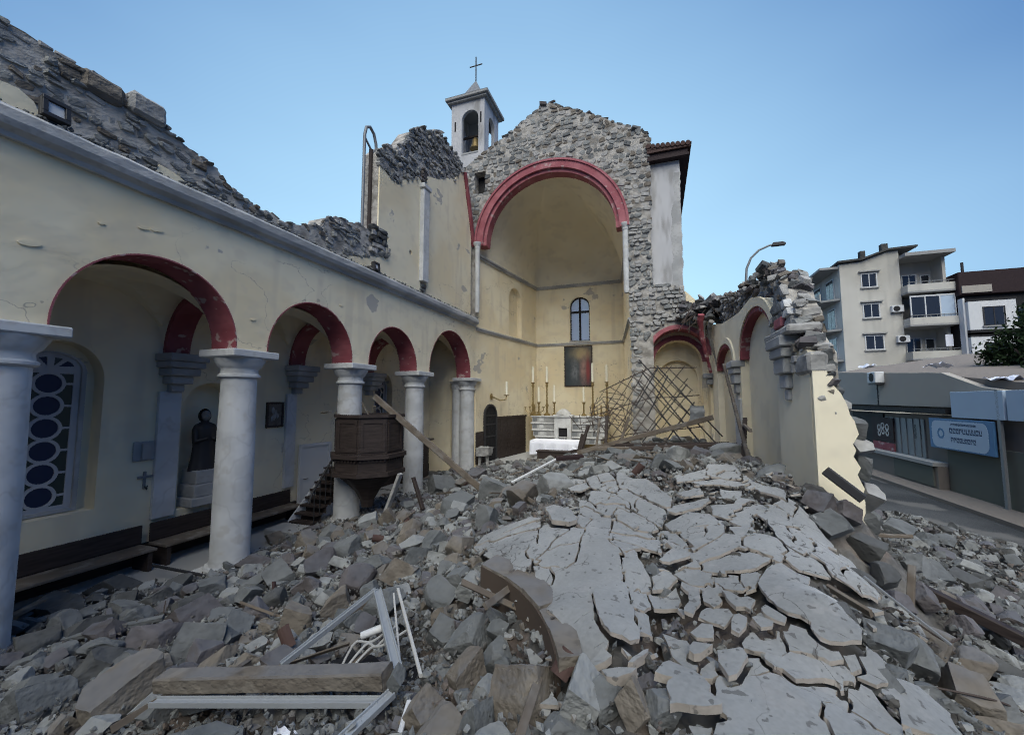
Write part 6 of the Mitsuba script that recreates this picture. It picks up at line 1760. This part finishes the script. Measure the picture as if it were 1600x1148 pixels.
    for x, y, z, o in zip(X, Yv, H, on):
        s = r.uniform(.006, .03) * (.35 if o else 1) * (1 + .05 * y)
        v = (V0 * r.uniform(.6, 1.3, (8, 1)) * s * r.uniform(.35, 1.5, 3)) @ trimesh.transformations.random_rotation_matrix(r.random(3))[:3, :3]
        vs.append(v + [x, y, z + (.075 if o else r.uniform(-.06, .10))])
    nf = len(vs)
    pick = r.integers(0, 4, nf)
    for q, b in enumerate(('m_grey', 'm_rubble', 'm_dust', 'm_rubble')):
        idx = np.nonzero(pick == q)[0]
        V = np.vstack([vs[i] for i in idx])
        F = np.vstack([F0 + 8 * j for j in range(len(idx))])
        key = numbered('rubble_grit')
        put(key, trimesh.Trimesh(V, F, process=False), b)
        tag(key, 'fine grit and splinters strewn over the rubble heap', 'grit', None, 'stuff')
    # dust and chips on the cornice
    vs = []
    for k in range(1500):
        y = r.uniform(0, 18)
        s = r.uniform(.01, .05)
        vs.append(V0 * r.uniform(.6, 1.3, (8, 1)) * s + [-8.25 + r.uniform(-.2, .2), y, 7.52 + s * .4])
    key = numbered('cornice_debris')
    put(key, trimesh.Trimesh(np.vstack(vs), np.vstack([F0 + 8 * j for j in range(len(vs))]), process=False), 'm_grey')
    tag(key, 'small chips of stone and mortar strewn along the cornice', 'grit', None, 'stuff')


def build_laths():
    """Splintered laths, wires and tile shards lying in the rubble."""
    r = np.random.default_rng(41)
    import shapely
    wide = _plates.buffer(.1)
    shapely.prepare(wide)
    for kind, n, m, name, cat_ in (('splintered wooden lath', 44, 'm_timber', 'lath', 'lath'), ('rusty bent wire', 16, 'm_rust', 'wire', 'wire'), ('red roof tile shard', 12, 'm_tile', 'tile_shard', 'tile shard')):
        items = []
        for k in range(n):
            while True:
                x, y = r.uniform(-7.5, 4.2), 2.2 + 13 * r.random() ** 1.3
                if float(heap(x, y)) > .25 and not wide.contains(Point(x, y)) and not (1.6 < x < 3 and y > 5) and seen((x, y, 1), 1) < .45:
                    break
            z = float(heap(x, y))
            a, L = r.uniform(0, 6.28), r.uniform(.3, 1.1)
            d = np.array([math.cos(a), math.sin(a), r.normal(.05, .18)]) * L / 2
            p = np.array([x, y, z + .13])
            if name == 'lath':
                g = bar(p - d, p + d, r.uniform(.025, .07), r.uniform(.015, .035), .1, r.uniform(0, 3))
            elif name == 'wire':
                q = [p - d, p - d * .3 + r.normal(0, .08, 3), p + d * .4 + r.normal(0, .08, 3), p + d]
                t = np.linspace(0, 3, 13)
                q = np.stack([np.interp(t, range(4), np.array(q)[:, i]) for i in range(3)], 1)
                for _ in range(2):
                    q[1:-1] = (q[:-2] + 2 * q[1:-1] + q[2:]) / 4
                g = tube(q, .009, 5)
            else:
                L = r.uniform(.10, .24)
                t = np.linspace(-.9, .9, 6)
                g = extr(Polygon([(.09 * math.sin(u), .09 * math.cos(u)) for u in t] + [(.075 * math.sin(u), .075 * math.cos(u)) for u in t[::-1]]), L)
                spin(g, r, .9)
                g.apply_translation(p - [0, 0, .04])
            items.append((L, g, p))
        order = {}
        for L, g, p in items:
            order.setdefault(near_to(p), []).append((L, g))
        for a, li in order.items():
            for rank, (L, g) in enumerate(sorted(li, key=lambda q: -q[0])):
                solo(name, g, m, f'{kind} by {a}, {ORD[rank]} there', cat_, f'{cat_}s strewn over the rubble')


_plates = build_slabs()
build_laths()
build_stones(_plates)
